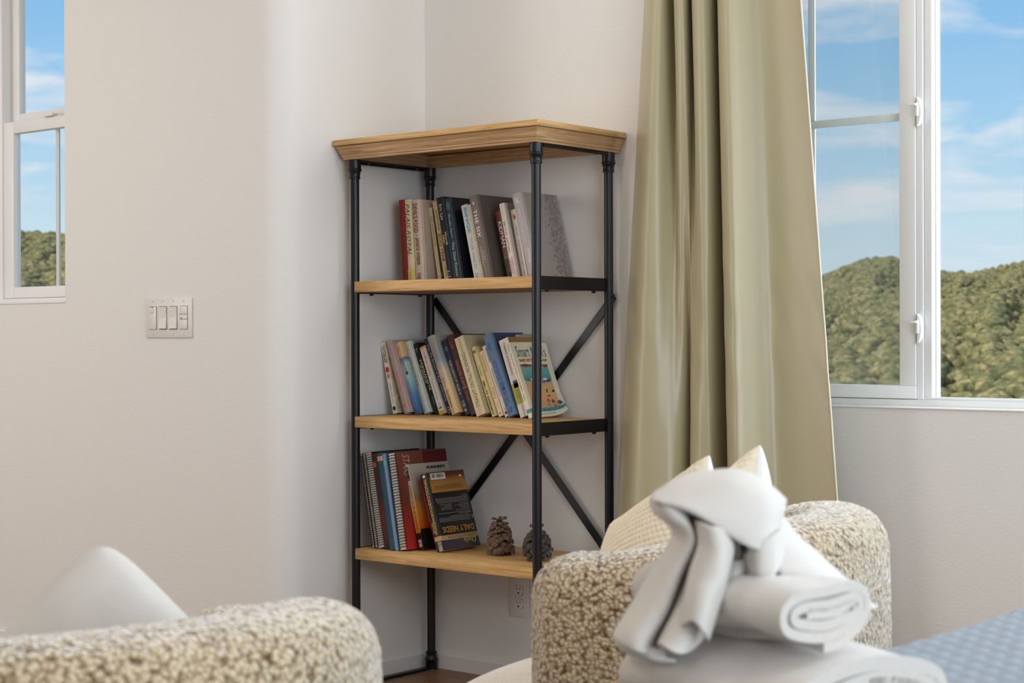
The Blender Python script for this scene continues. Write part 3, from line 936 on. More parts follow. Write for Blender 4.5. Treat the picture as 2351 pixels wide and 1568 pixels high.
book('book', 'ivory paperback with pale red capitals, middle shelf', 0.4101, -.151, z, 22.5, .0169, .1920, .120, (222, 200, 160), group=G2,
     texts=[('WOMEN', .82, .26, .46, .52, (186, 92, 72)), ('OF THE NEW', .56, .22, .5, .34, (206, 170, 130)), ('MEN', .36, .16, .5, .56, (192, 112, 88)), ('MILLER', .17, .10, .5, .4, (206, 180, 140)), ('6', .045, .03, .5, .3, (40, 34, 30))])
book('book', 'white paperback with purple and black lettering beside the blue hardcover', 0.4320, -.151, z, 23.1, .0160, .2101, .120, (222, 218, 206), group=G2,
     texts=[('Habrelewsee', .86, .20, .6, .4, (50, 50, 50), dict(up=True, bold=.01)), ('TO GOLIAWGACAFONGO', .48, .40, .5, .40, (96, 78, 140), dict(up=True)), ('A', .11, .03, .5, .4, (90, 130, 110)), ('ME', .05, .04, .5, .6, (20, 20, 20), dict(bold=.03))])
book('book', 'thick slate-blue hardcover with bright blue lettering, middle shelf', 0.4510, -.161, z, 22.6, .0320, .2385, .140, (94, 118, 148), hard=True, bulge=.002, group=G2, noise=.04, face=mat('cloth_navy', (54, 68, 98), .6),
     texts=[('ALL TOO HUMAN', .225, .38, .5, .46, (34, 66, 150), dict(up=True, bold=.02)), ('EDWARD KLEIN', .56, .24, .5, .36, (40, 72, 158), dict(up=True, bold=.01)), ('Sax', .85, .12, .5, .34, (36, 76, 176), dict(shear=.3, bold=.03))])
book('book', 'tall white paperback with black title and lime green block, middle shelf', 0.4945, -.161, z, 20.2, .0335, .2225, .140, (220, 210, 202), group=G2,
     face=mat('ochre_print', (150, 112, 56), .6), bands=[(.17, .43, .0, 1, (164, 160, 52)), (.37, .465, .25, .95, (46, 62, 100))],
     texts=[('Creation and Humanity', .745, .42, .42, .30, (56, 56, 74)), ('THEOLOGY\nFOR A NEW\nPLANET', .29, .17, .55, .60, (110, 108, 50), dict(line=.9)), ('\u25B2\u25B2', .12, .06, .5, .5, (90, 84, 80), dict(across=True)), ('Westminster', .075, .03, .5, .7, (130, 116, 120), dict(across=True))])
book('book', 'taupe clothbound book rising behind the white and lime green paperback', 0.5285, -.118, z, 21.7, .0075, .2420, .092, (150, 140, 132), hard=True, group=G2)

# illustrated paperback at the right end, its cover sagging
M_CREAM = mat('cover_cream', (222, 212, 184), .45)
mom = book('book', 'illustrated paperback with beach painting cover facing out, right end of middle shelf', 0.5405, -.182, z, 21.7, .0126, .2169, .160, (222, 212, 184), mats=M_CREAM, group=G2,
           bands=[(.065, .115, 0, 1, (74, 140, 146))],
           texts=[("Smart Mom's", .86, .24, .5, .50, (50, 90, 100)), ('BABY-SITTING CO-OP HANDBOOK', .54, .38, .5, .34, (166, 50, 44), dict(bold=.01)), ('MYERS', .28, .09, .5, .34, (80, 90, 100))])
d_, h_, t_ = .160, .2169, .0126


def face_patch(name, y0, y1, z0, z1, m, off=0.0005, n=10, kz=24):
    V, F = [], []
    for i in range(n + 1):
        for j in range(kz + 1):
            V.append((t_ + off, d_ * (y0 + (y1 - y0) * i / n), h_ * (z0 + (z1 - z0) * j / kz)))
    for i in range(n):
        for j in range(kz):
            F.append((i * (kz + 1) + j, (i + 1) * (kz + 1) + j, (i + 1) * (kz + 1) + j + 1, i * (kz + 1) + j + 1))
    return link_mesh(name, V, F, m, mom)


M_BP = grad_mat('beach_painting', [(0.0, (196, 146, 96)), (0.32, (206, 160, 112)), (0.55, (198, 158, 116)), (0.60, (150, 160, 140)), (0.64, (70, 130, 132)), (0.80, (96, 160, 150)), (0.92, (120, 158, 150)), (0.955, (128, 72, 52)), (1.0, (150, 84, 60))], h_ * .60, noise=.035, nscale=60, start=h_ * .115)
face_patch('cover_painting', .10, .86, .115, .70, M_BP)
face_patch('cover_band', 0, 1, .065, .115, mat('ink_74_140_146', (74, 140, 146)), off=.0007, kz=2)
for s, cy, ln, cx, wd, c, kw in [
        ("Smart Mom's", .50, .80, .875, .15, (40, 84, 96), dict(bold=.0)),
        ('BABY-SITTING CO-OP', .50, .76, .755, .04, (160, 44, 40), dict(bold=.03)),
        ('SISSON', .52, .74, .09, .022, (24, 60, 80), dict(space=1.6)),
        ('BY GARY MYERS', .46, .40, .035, .018, (90, 66, 50), {})]:
    P, F = text_points(s, kw)
    link_mesh('cover_title', [(t_ + .0009, d_ * (cy + p * ln), h_ * (cx + q * wd)) for p, q in P], F, mat('ink_%d_%d_%d' % c, c, .5), mom)
rnd = random.Random(5)


def blob_patch(cy, cz, ry, rz, c, k=11):
    pts = []
    for i in range(k):
        a_ = 2 * PI * i / k
        s_ = rnd.uniform(.6, 1.1)
        pts.append((t_ + .0009, d_ * (cy + ry * s_ * math.cos(a_)), h_ * (cz + rz * s_ * math.sin(a_))))
    link_mesh('painted_figure', pts, [tuple(range(k))], mat('ink_%d_%d_%d' % c, c, .6), mom)


for (cy, cz, ry, rz, c) in [(.24, .685, .12, .022, (122, 66, 50)), (.78, .675, .10, .02, (128, 68, 52)), (.30, .50, .05, .020, (220, 212, 200)), (.22, .49, .06, .012, (50, 70, 84)), (.68, .50, .09, .020, (216, 208, 196)), (.74, .475, .10, .022, (46, 76, 92)),
                            (.62, .46, .06, .015, (60, 100, 110)), (.30, .40, .05, .012, (80, 130, 140)), (.62, .34, .03, .030, (70, 44, 70)), (.80, .33, .05, .022, (60, 54, 50)), (.64, .27, .06, .010, (70, 60, 56)), (.34, .22, .06, .04, (170, 60, 60)),
                            (.58, .205, .05, .03, (196, 82, 58)), (.70, .19, .05, .03, (110, 76, 60)), (.56, .15, .05, .030, (90, 150, 150)), (.72, .13, .06, .016, (190, 84, 54)), (.86, .17, .06, .025, (44, 96, 116)), (.90, .145, .08, .018, (70, 50, 56))]:
    blob_patch(cy, cz, ry, rz, c)
# bend: the fore-edge bows left halfway up and the bottom corner curls
for ch in mom.children:
    me = ch.data
    if ch.name.startswith(('cover', 'pages')) and len(me.polygons) < 40:
        bm = bmesh.new()
        bm.from_mesh(me)
        bmesh.ops.bisect_plane(bm, geom=bm.verts[:] + bm.edges[:] + bm.faces[:], plane_co=(0, 0, h_ * .5), plane_no=(0, 0, 1))
        for k in range(1, 14):
            if k == 7:
                continue
            bmesh.ops.bisect_plane(bm, geom=bm.verts[:] + bm.edges[:] + bm.faces[:], plane_co=(0, 0, h_ * k / 14), plane_no=(0, 0, 1))
        for k in range(1, 10):
            bmesh.ops.bisect_plane(bm, geom=bm.verts[:] + bm.edges[:] + bm.faces[:], plane_co=(0, d_ * k / 10, 0), plane_no=(0, 1, 0))
        bm.to_mesh(me)
        bm.free()
    for v in me.vertices:
        f = max(0.0, v.co.y / d_)
        g = v.co.z / h_
        v.co.x -= 0.004 * f * math.sin(PI * min(1, max(0, g)) ** 0.8)
        v.co.x += 0.004 * f * f * (1 - g) ** 6
        v.co.z += 0.016 * f ** 5 * (1 - g) ** 3
        v.co.z -= 0.004 * f ** 4 * g ** 6

# ---- bottom shelf
z = S3
M_COIL = mat('black_coil', (16, 16, 18), .35)
M_WPAGE = mat('notebook_pages', (214, 206, 196), .8, noise=.12, nscale=220)


def notebook(label, X, y, ang, t, h, d, cover, nring, cover2=None, hasface=None, rr=None, band=None):
    a = math.radians(ang)
    root = thing('spiral_notebook', label, 'notebook', (X, y, z + .0004), (0, -a, 0), G3)
    MB().box(0, .0012, .004, d, 0, h).build('cover', cover, root)
    MB().box(t - .0012, t, .004, d, 0, h).build('cover', cover2 or cover, root)
    MB().box(.0013, t - .0013, .006, d - .002, .002, h - .002).build('pages', M_WPAGE, root)
    mb = MB()
    for i in range(nring):
        zc = h * (.02 + .96 * (i + .5) / nring)
        pts = []
        for k in range(9):
            b_ = PI * k / 8
            pts.append((t / 2 - (t / 2 + .0006) * math.cos(b_), .008 - .0125 * math.sin(b_), zc + (.0012 if k > 4 else 0)))
        mb.tube(pts, rr or .0007, 5)
    mb.build('coil', M_COIL, root, smooth=True)
    if hasface:
        MB().box(t, t + .0002, .004, d - .0003, .0003, h - .0003).build('front_cover', hasface, root)
    return root


M_SPECK = mat('speckled_cover', (110, 106, 106), .6, noise=.8, nscale=180)
M_DKRED = grad_mat('dark_red_print', [(0.0, (40, 16, 14)), (0.35, (96, 26, 16)), (0.5, (60, 26, 16)), (1.0, (52, 24, 22))], .27, noise=.1)
notebook('thin white-paged spiral notebook leaning at the far left of bottom shelf', .0898, -.325, 10.8, .0098, .2640, .19, M_SPECK, 44)
notebook('thin spiral notebook second from the left on bottom shelf, black covers', .1002, -.325, 10.8, .0120, .2655, .19, mat('card_black', (26, 22, 24), .6), 44)
notebook('spiral notebook with black and white speckled cover on bottom shelf', .1128, -.325, 10.8, .0250, .2687, .20, M_SPECK, 40, cover2=mat('card_black', (26, 22, 24), .6), rr=.001)
book('book', 'dark brown and red softcover between spiral notebook and teal folder', .1388, -.322, z, 10.8, .0195, .2670, .205, (50, 24, 22), mats=M_DKRED, group=G3, bands=[(.86, .91, .0, .6, (150, 84, 40))])
book('folder', 'teal folder with a pale pink sticker near its top', .1592, -.323, z, 10.8, .0205, .2700, .21, (42, 78, 96), group=G3, cat='folder', bulge=.003, noise=.08, bands=[(.915, .965, .0, 1, (206, 160, 138)), (0, 1, .62, .70, (26, 56, 76))])
book('folder', 'narrow light blue folder with a turquoise sticker', .1807, -.323, z, 10.6, .0110, .2690, .21, (120, 146, 180), group=G3, cat='folder', noise=.04, bands=[(.88, .93, .0, 1, (84, 176, 182))])
M_REDG = grad_mat('red_cover_print', [(0.0, (168, 34, 24)), (0.25, (140, 34, 24)), (0.5, (104, 46, 34)), (1.0, (126, 70, 56))], .272, noise=.05)
nb = notebook('thick spiral-bound book with wide black coil and red-brown cover', .1940, -.325, 9.6, .0270, .2710, .215, mat('card_black', (26, 22, 24), .6), 33, cover2=M_REDG, hasface=M_REDG, rr=.0012)
MB().box(.0273, .0276, .115, .214, .222, .268).build('cover_panel', mat('ink_96_28_26', (96, 28, 26)), nb)
MB().box(.0277, .0279, .110, .180, .2250, .2330).build('cover_strip', mat('ink_150_110_84', (150, 110, 84)), nb)
P, F = text_points('STARS', dict(shear=.2))
link_mesh('cover_title', [(.0279, .045 + q * .028, .232 - p * .060) for p, q in P], F, mat('ink_196_164_150', (196, 164, 150)), nb)
M_RUN = grad_mat('sunset_print', [(0.0, (16, 14, 14)), (0.195, (18, 14, 14)), (0.205, (214, 120, 34)), (0.45, (224, 160, 70)), (0.62, (212, 190, 150)), (1.0, (206, 198, 184))], .2397, noise=.01, nscale=15)
M_RUNF = grad_mat('sunset_cover', [(0.0, (14, 10, 10)), (0.235, (22, 12, 10)), (0.25, (190, 72, 22)), (0.45, (196, 120, 40)), (0.60, (150, 112, 76)), (0.75, (166, 150, 134)), (1.0, (180, 170, 158))], .2397, noise=.02, nscale=12)
rb = book('book', 'running book with spine fading from white to orange to black, bottom shelf', .2320, -.282, z, 14.1, .0178, .2390, .165, (200, 190, 180), mats=M_RUN, group=G3, face=M_RUNF,
          texts=[('RUNNER\'S', .89, .16, .5, .62, (24, 22, 24), dict(bold=.06)), ('COMPLETE BOOK OF RUNNING', .50, .52, .5, .50, (90, 66, 36)), ('JOG', .235, .05, .5, .4, (40, 30, 20)), ('88\n88', .08, .09, .5, .66, (190, 184, 180), dict(bold=.03)),
                 ("RUNNER'S", .66, .46, .945, .035, (34, 30, 30), dict(face=1, bold=.06)), ('C', .40, .08, .83, .05, (96, 76, 60), dict(face=1)), ('.', .40, .02, .77, .01, (60, 46, 36), dict(face=1)), ('R', .48, .15, .665, .07, (48, 34, 30), dict(face=1))])
book('book', 'thin red book between the running book and the black devotional', .2795, -.262, z, 19.4, .0080, .2040, .13, (142, 30, 40), group=G3, noise=0)
book('book', 'thin dark violet booklet touching the black devotional', .2890, -.265, z, 18.5, .0080, .2080, .13, (50, 46, 74), group=G3, noise=0, texts=[('GOSPEL', .88, .10, .5, .6, (120, 120, 150))])
M_WIG = mat('jacket_black', (24, 22, 24), .3)
wig = book('book', 'thick black devotional with sunset band and gold upside-down lettering, front of bottom shelf', .2985, -.281, z, 17.0, .0271, .2177, .150, (24, 24, 28), mats=M_WIG, hard=False, group=G3, bulge=.002,
           bands=[(.13, .19, 0, 1, (172, 142, 92)), (0, .12, .35, .85, (150, 138, 134))],
           texts=[('\u25A0', .965, .03, .5, .34, (214, 208, 200)), ('DEVOTIONAL', .745, .38, .5, .42, (206, 160, 58), dict(up=True, bold=.01)), ('WIGGLESWORTH', .375, .33, .5, .34, (196, 170, 70), dict(up=True, bold=.01)), ('Smith', .30, .14, .24, .3, (190, 176, 60), dict(up=True, shear=.3)), ('S', .08, .04, .6, .4, (80, 70, 70))])
t_, d_, h_ = .0271, .150, .2177
M_SUN = grad_mat('sunset_panel', [(0.0, (186, 112, 34)), (0.2, (168, 116, 44)), (0.5, (160, 118, 62)), (0.7, (140, 84, 40)), (0.82, (104, 52, 28)), (1.0, (84, 44, 26))], h_ * .27, noise=.08, nscale=30, start=h_ * .73)
def wp(nm, y0, y1, z0, z1, m, off=.0004):
    return MB().box(t_ + off - .0002, t_ + off, d_ * y0, d_ * y1, h_ * z0, h_ * z1).build(nm, m, wig)


wp('cover_sunset', .01, .995, .735, .998, M_SUN)
wp('cover_band', 0, .997, .125, .185, mat('ink_172_142_92', (172, 142, 92)))
wp('cover_foot', .0, .997, .0, .1245, grad_mat('violet_print', [(0.0, (52, 44, 60)), (.5, (74, 56, 66)), (1.0, (48, 44, 56))], d_, axis=1, noise=.1))
bcd = wp('barcode', .06, .46, .905, .985, mat('ink_222_216_206', (222, 216, 206)), .0006)
mb = MB()
yy = .09
rn = random.Random(3)
while yy < .42:
    w_ = rn.choice((.004, .008, .012))
    if not .185 < yy < .205:
        mb.box(t_ + .0006, t_ + .0008, d_ * yy, d_ * (yy + w_), h_ * .925, h_ * .975)
    yy += w_ + rn.choice((.005, .009))
mb.build('barcode_lines', M_DARKSLOT, bcd)
wp('publisher_mark', .84, .90, .915, .94, mat('ink_222_216_206', (222, 216, 206)), .0006)
mb = MB()
for (zc, y0, y1) in [(.83, .40, .84), (.812, .10, .90), (.795, .10, .90), (.778, .12, .90)]:
    mb.box(t_ + .0004, t_ + .0006, d_ * y0, d_ * y1, h_ * (zc - .003), h_ * (zc + .003))
mb.build('blurb_lines', mat('ink_96_60_30', (96, 60, 30)), wig)
mb = MB()
for (zc, segs) in [(.672, [(.78, .94)]), (.652, [(.06, .94)]), (.634, [(.06, .94)]), (.616, [(.06, .94)]), (.598, [(.10, .94)]), (.572, [(.68, .94), (.14, .46)]), (.552, [(.56, .94), (.26, .46)]), (.533, [(.66, .94), (.16, .46)]), (.512, [(.70, .94), (.16, .46)]), (.488, [(.56, .94)]), (.462, [(.06, .94)]), (.444, [(.62, .94)]), (.418, [(.34, .90)]), (.399, [(.04, .90)]), (.380, [(.04, .90)]), (.360, [(.04, .90)])]:
    for (y0, y1) in segs:
        yy = y0
        while yy < y1:
            w_ = rn.uniform(.02, .06)
            mb.box(t_ + .0001, t_ + .0004, d_ * yy, d_ * min(y1, yy + w_), h_ * (zc - .0032), h_ * (zc + .0032))
            yy += w_ + .012
mb.build('blurb_lines', mat('ink_150_144_138', (150, 144, 138)), wig)
for s, cy, ln, cx, wd, c, kw in [('DAILY NEEDS', .50, .86, .255, .075, (204, 140, 40), dict(bold=.01)), ('STRENGTH FOR', .55, .80, .155, .032, (92, 74, 44), {}), ('Daily', .74, .36, .105, .09, (214, 190, 90), dict(shear=.3)), ('A', .955, .06, .385, .05, (170, 164, 156), {})]:
    P, F = text_points(s, kw)
    link_mesh('cover_title', [(t_ + .0008, d_ * (cy - p * ln), h_ * (cx - q * wd)) for p, q in P], F, mat('ink_%d_%d_%d' % c, c, .4), wig)

# ================================================================== PINE CONES


def pine_cone(label, X, Yc, zs, H, R, spiky, colr, seed):
    rd = random.Random(seed)
    root = thing('pine_cone', label, 'pine cone', (X, Yc, zs), group='pine cones on the bottom shelf')
    m = mat('cone_scale_%d' % seed, colr, .75, noise=.35, nscale=90)
    core = [(.004, .004), (R * .34, H * .08), (R * .40, H * .3), (R * .26, H * .6), (R * .12, H * .85), (.002, H * .92)]
    MB().lathe(core, 0, 0, 12).build('core', mat('cone_core', (44, 28, 20), .9), root, smooth=True)
    # one scale: curved thin spoon, points along +x
    V, F = [], []
    nx, ny = 9, 5
    for side in (0, 1):
        for i in range(nx + 1):
            u = i / nx
            w = .25 + .75 * math.sin(min(1, u / .6) * PI / 2) if u < .6 else math.sqrt(max(.02, 1 - ((u - .6) / .41) ** 2))
            for j in range(ny):
                v = -1 + 2 * j / (ny - 1)
                zc = .04 * u + .09 * (1 - v * v) * u - (.13 * u ** 5) + .02 - (0.03 + .09 * (u > .6)) * side
                V.append((u, v * w * .30, zc))
    k = (nx + 1) * ny
    for i in range(nx):
        for j in range(ny - 1):
            a0 = i * ny + j
            F.append((a0, a0 + ny, a0 + ny + 1, a0 + 1))
            F.append((k + a0, k + a0 + 1, k + a0 + ny + 1, k + a0 + ny))
    for i in range(nx):
        F.append((i * ny, k + i * ny, k + (i + 1) * ny, (i + 1) * ny))
        F.append((i * ny + ny - 1, (i + 1) * ny + ny - 1, k + (i + 1) * ny + ny - 1, k + i * ny + ny - 1))
    for j in range(ny - 1):
        F.append((nx * ny + j, k + nx * ny + j, k + nx * ny + j + 1, nx * ny + j + 1))
    first = None
    n = 84
    for i in range(n):
        f = (i + .5) / n
        ff = f ** .85
        zc = H * (.05 + .83 * ff)
        az = i * 2.39996
        prof_ = math.sin(min(1, (ff * .92 + .12)) * PI) ** .8 if spiky else (1 - ff ** 1.6 * .55) * min(1, .62 + ff * 3)
        ln = R * (.30 + .70 * prof_) if spiky else R * (1.0 * prof_)
        ln = max(R * .34, ln) * rd.uniform(.9, 1.05)
        tilt = math.radians(-34 + 62 * ff + rd.uniform(-16, 16)) if not spiky else math.radians(-26 + 44 * ff + rd.uniform(-6, 6))
        if f > .93:
            tilt = math.radians(rd.uniform(40, 65))
            ln = R * .55
        if ff < .12:
            ln *= .72
        if first is None:
            first = link_mesh('scale', V, F, m, root, smooth=True, sharp=.9)
            o = first
        else:
            o = first.copy()
            C.objects.link(o)
        wsc = ln * rd.uniform(.72, .92) if not spiky else ln * .60
        if f > .93:
            wsc = ln * .5
        o.matrix_local = Matrix.Translation((0, 0, zc)) @ Matrix.Rotation(az, 4, 'Z') @ Matrix.Rotation(-tilt * .6, 4, 'Y') @ Matrix.Diagonal((ln, wsc * 1.2, ln * rd.uniform(1.0, 1.7), 1)) @ Matrix.Rotation(rd.uniform(-.25, .25), 4, 'X')
    return root


pine_cone('brown pine cone standing beside the black devotional book', .4600, -.2100, S3 + .004, .100, .044, False, (104, 78, 60), 1)
pine_cone('dark grey open pine cone behind the front right pole', .6180, -.2450, S3 + .004, .092, .042, True, (74, 68, 62), 2)

# ================================================================== CURTAIN
CT = [(0.8128, -0.03, 1.844), (0.8352, -0.06, 1.836), (0.87, -0.1, 1.826), (0.9094, -0.135, 1.816), (0.9358, -0.14, 1.812), (0.9429, -0.115, 1.815), (0.9346, -0.065, 1.823), (0.934, -0.05, 1.825), (0.9521, -0.085, 1.818), (0.9724, -0.125, 1.81), (0.9924, -0.145, 1.804), (1.0129, -0.15, 1.801), (1.0154, -0.13, 1.803), (0.9995, -0.08, 1.813), (0.9943, -0.06, 1.816), (1.0087, -0.09, 1.81), (1.0298, -0.13, 1.802), (1.054, -0.155, 1.795), (1.0805, -0.16, 1.791), (1.0868, -0.13, 1.795), (1.0717, -0.07, 1.805), (1.0694, -0.05, 1.809), (1.087, -0.09, 1.8), (1.1092, -0.135, 1.791), (1.1353, -0.16, 1.784), (1.1567, -0.168, 1.78), (1.168, -0.162, 1.78), (1.178, -0.148, 1.78), (1.1919, -0.13, 1.781), (1.2058, -0.112, 1.782), (1.2233, -0.1, 1.782), (1.259, -0.098, 1.778), (1.2996, -0.105, 1.772), (1.3353, -0.115, 1.766)]
CB = [(0.7379, -0.05, 0.571), (0.7596, -0.08, 0.574), (0.7928, -0.12, 0.579), (0.8441, -0.17, 0.585), (0.8969, -0.2, 0.591), (0.944, -0.2, 0.593), (0.9802, -0.185, 0.594), (0.9964, -0.17, 0.594), (1.0027, -0.15, 0.593), (1.0058, -0.125, 0.591), (1.0038, -0.1, 0.589), (0.9953, -0.075, 0.587), (1.0091, -0.1, 0.59), (1.0276, -0.14, 0.593), (1.0552, -0.17, 0.597), (1.0811, -0.18, 0.599), (1.0971, -0.175, 0.6), (1.1097, -0.165, 0.6), (1.1091, -0.13, 0.597), (1.1042, -0.09, 0.594), (1.1008, -0.06, 0.592), (1.106, -0.06, 0.592), (1.1271, -0.11, 0.597), (1.1522, -0.16, 0.602), (1.1823, -0.2, 0.606), (1.2102, -0.215, 0.609), (1.2231, -0.21, 0.609), (1.2359, -0.193, 0.609), (1.2512, -0.172, 0.608), (1.266, -0.15, 0.607), (1.2827, -0.133, 0.607), (1.3262, -0.125, 0.609), (1.3871, -0.128, 0.612), (1.4375, -0.135, 0.616)]
# index remap so that matching pleat edges share an index (bottom pleats sit in a different phase)
ct = catmull(CT, 6)
cb = catmull(CB, 6)
rows = []
zt_, zb_ = 2.42, 0.015
nr = 90
for k in range(nr + 1):
    z_ = zt_ + (zb_ - zt_) * k / nr
    f = (ct[:, 2] - z_) / (ct[:, 2] - cb[:, 2])
    x = ct[:, 0] + (cb[:, 0] - ct[:, 0]) * f
    y = ct[:, 1] + (cb[:, 1] - ct[:, 1]) * f
    y = np.minimum(y, -0.012)
    wr = 0.0012 * np.sin(z_ * 37 + x * 60) * np.exp(-((z_ - 1.0) / .25) ** 2)
    rows.append(np.stack([x, y + wr, np.full_like(x, z_)], -1))
M_CURT = mat('curtain_fabric', (172, 162, 129), .36, bump=.06, bscale=900, sheen=.1, spec=.6)
cur = thing('curtain', 'olive-cream floor-length curtain between bookcase and window', 'curtain', (0, 0, 0))
pan = grid_obj('curtain_panel', np.array(rows), M_CURT, cur)
so = pan.modifiers.new('solid', 'SOLIDIFY')
so.thickness = 0.0018
hem = MB()
ed = np.array(rows)[:, -1, :]
hem.tube([tuple(p) for p in ed[::3]], 0.0022, 6)
hem.build('hem', mat('curtain_hem', (214, 206, 184), .6), cur, smooth=True)
rod = MB()
rod.tube([(0.70, -0.10, 2.44), (3.9, -0.10, 2.44)], 0.014, 14)
ro_ = rod.build('curtain_rod', M_BLACK, None, smooth=True)
ro_['label'] = 'black curtain rod above the window'
ro_['category'] = 'curtain rod'

# ================================================================== BOUCLE CHAIRS


def boucle_mat(name, light, dark, sc=125.0, amp=.004):
    m, nt, b = new_mat(name)
    b.inputs['Roughness'].default_value = .95
    b.inputs['Specular IOR Level'].default_value = .1
    b.inputs['Sheen Weight'].default_value = .25
    t = N(nt, 'ShaderNodeTexCoord')
    n = N(nt, 'ShaderNodeTexNoise')
    n.inputs['Scale'].default_value = 60
    n.inputs['Detail'].default_value = 2
    nt.links.new(t.outputs['Object'], n.inputs['Vector'])
    add = N(nt, 'ShaderNodeMixRGB', blend_type='ADD')
    add.inputs[0].default_value = .012
    nt.links.new(t.outputs['Object'], add.inputs[1])
    nt.links.new(n.outputs['Color'], add.inputs[2])
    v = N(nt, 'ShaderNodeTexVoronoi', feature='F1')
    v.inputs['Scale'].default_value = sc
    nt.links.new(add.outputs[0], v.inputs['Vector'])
    r = N(nt, 'ShaderNodeValToRGB')  # brown pile gaps, with the self-shadow between nubs put into the colour
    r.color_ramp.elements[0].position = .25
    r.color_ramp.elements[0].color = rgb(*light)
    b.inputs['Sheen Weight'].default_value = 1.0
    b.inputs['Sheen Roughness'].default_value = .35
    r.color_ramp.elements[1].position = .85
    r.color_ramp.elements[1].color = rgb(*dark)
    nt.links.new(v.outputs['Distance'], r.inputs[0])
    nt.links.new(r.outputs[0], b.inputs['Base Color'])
    inv = N(nt, 'ShaderNodeMath', operation='SUBTRACT')
    inv.inputs[0].default_value = 1.0
    nt.links.new(v.outputs['Distance'], inv.inputs[1])
    n3 = N(nt, 'ShaderNodeTexNoise')
    n3.inputs['Scale'].default_value = 420
    nt.links.new(t.outputs['Object'], n3.inputs['Vector'])
    ma = N(nt, 'ShaderNodeMath', operation='MULTIPLY_ADD')
    ma.inputs[1].default_value = .35
    nt.links.new(n3.outputs[0], ma.inputs[0])
    nt.links.new(inv.outputs[0], ma.inputs[2])
    dp = N(nt, 'ShaderNodeDisplacement')
    dp.inputs['Scale'].default_value = amp
    dp.inputs['Midlevel'].default_value = .8
    nt.links.new(ma.outputs[0], dp.inputs['Height'])
    nt.links.new(dp.outputs[0], nt.nodes['Material Output'].inputs['Displacement'])
    m.displacement_method = 'BOTH'
    return m


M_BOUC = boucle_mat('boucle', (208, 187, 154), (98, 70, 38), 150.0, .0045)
M_SEAT = mat('seat_fabric', (224, 214, 204), .95, noise=.12, nscale=160, bump=.3, bscale=400)


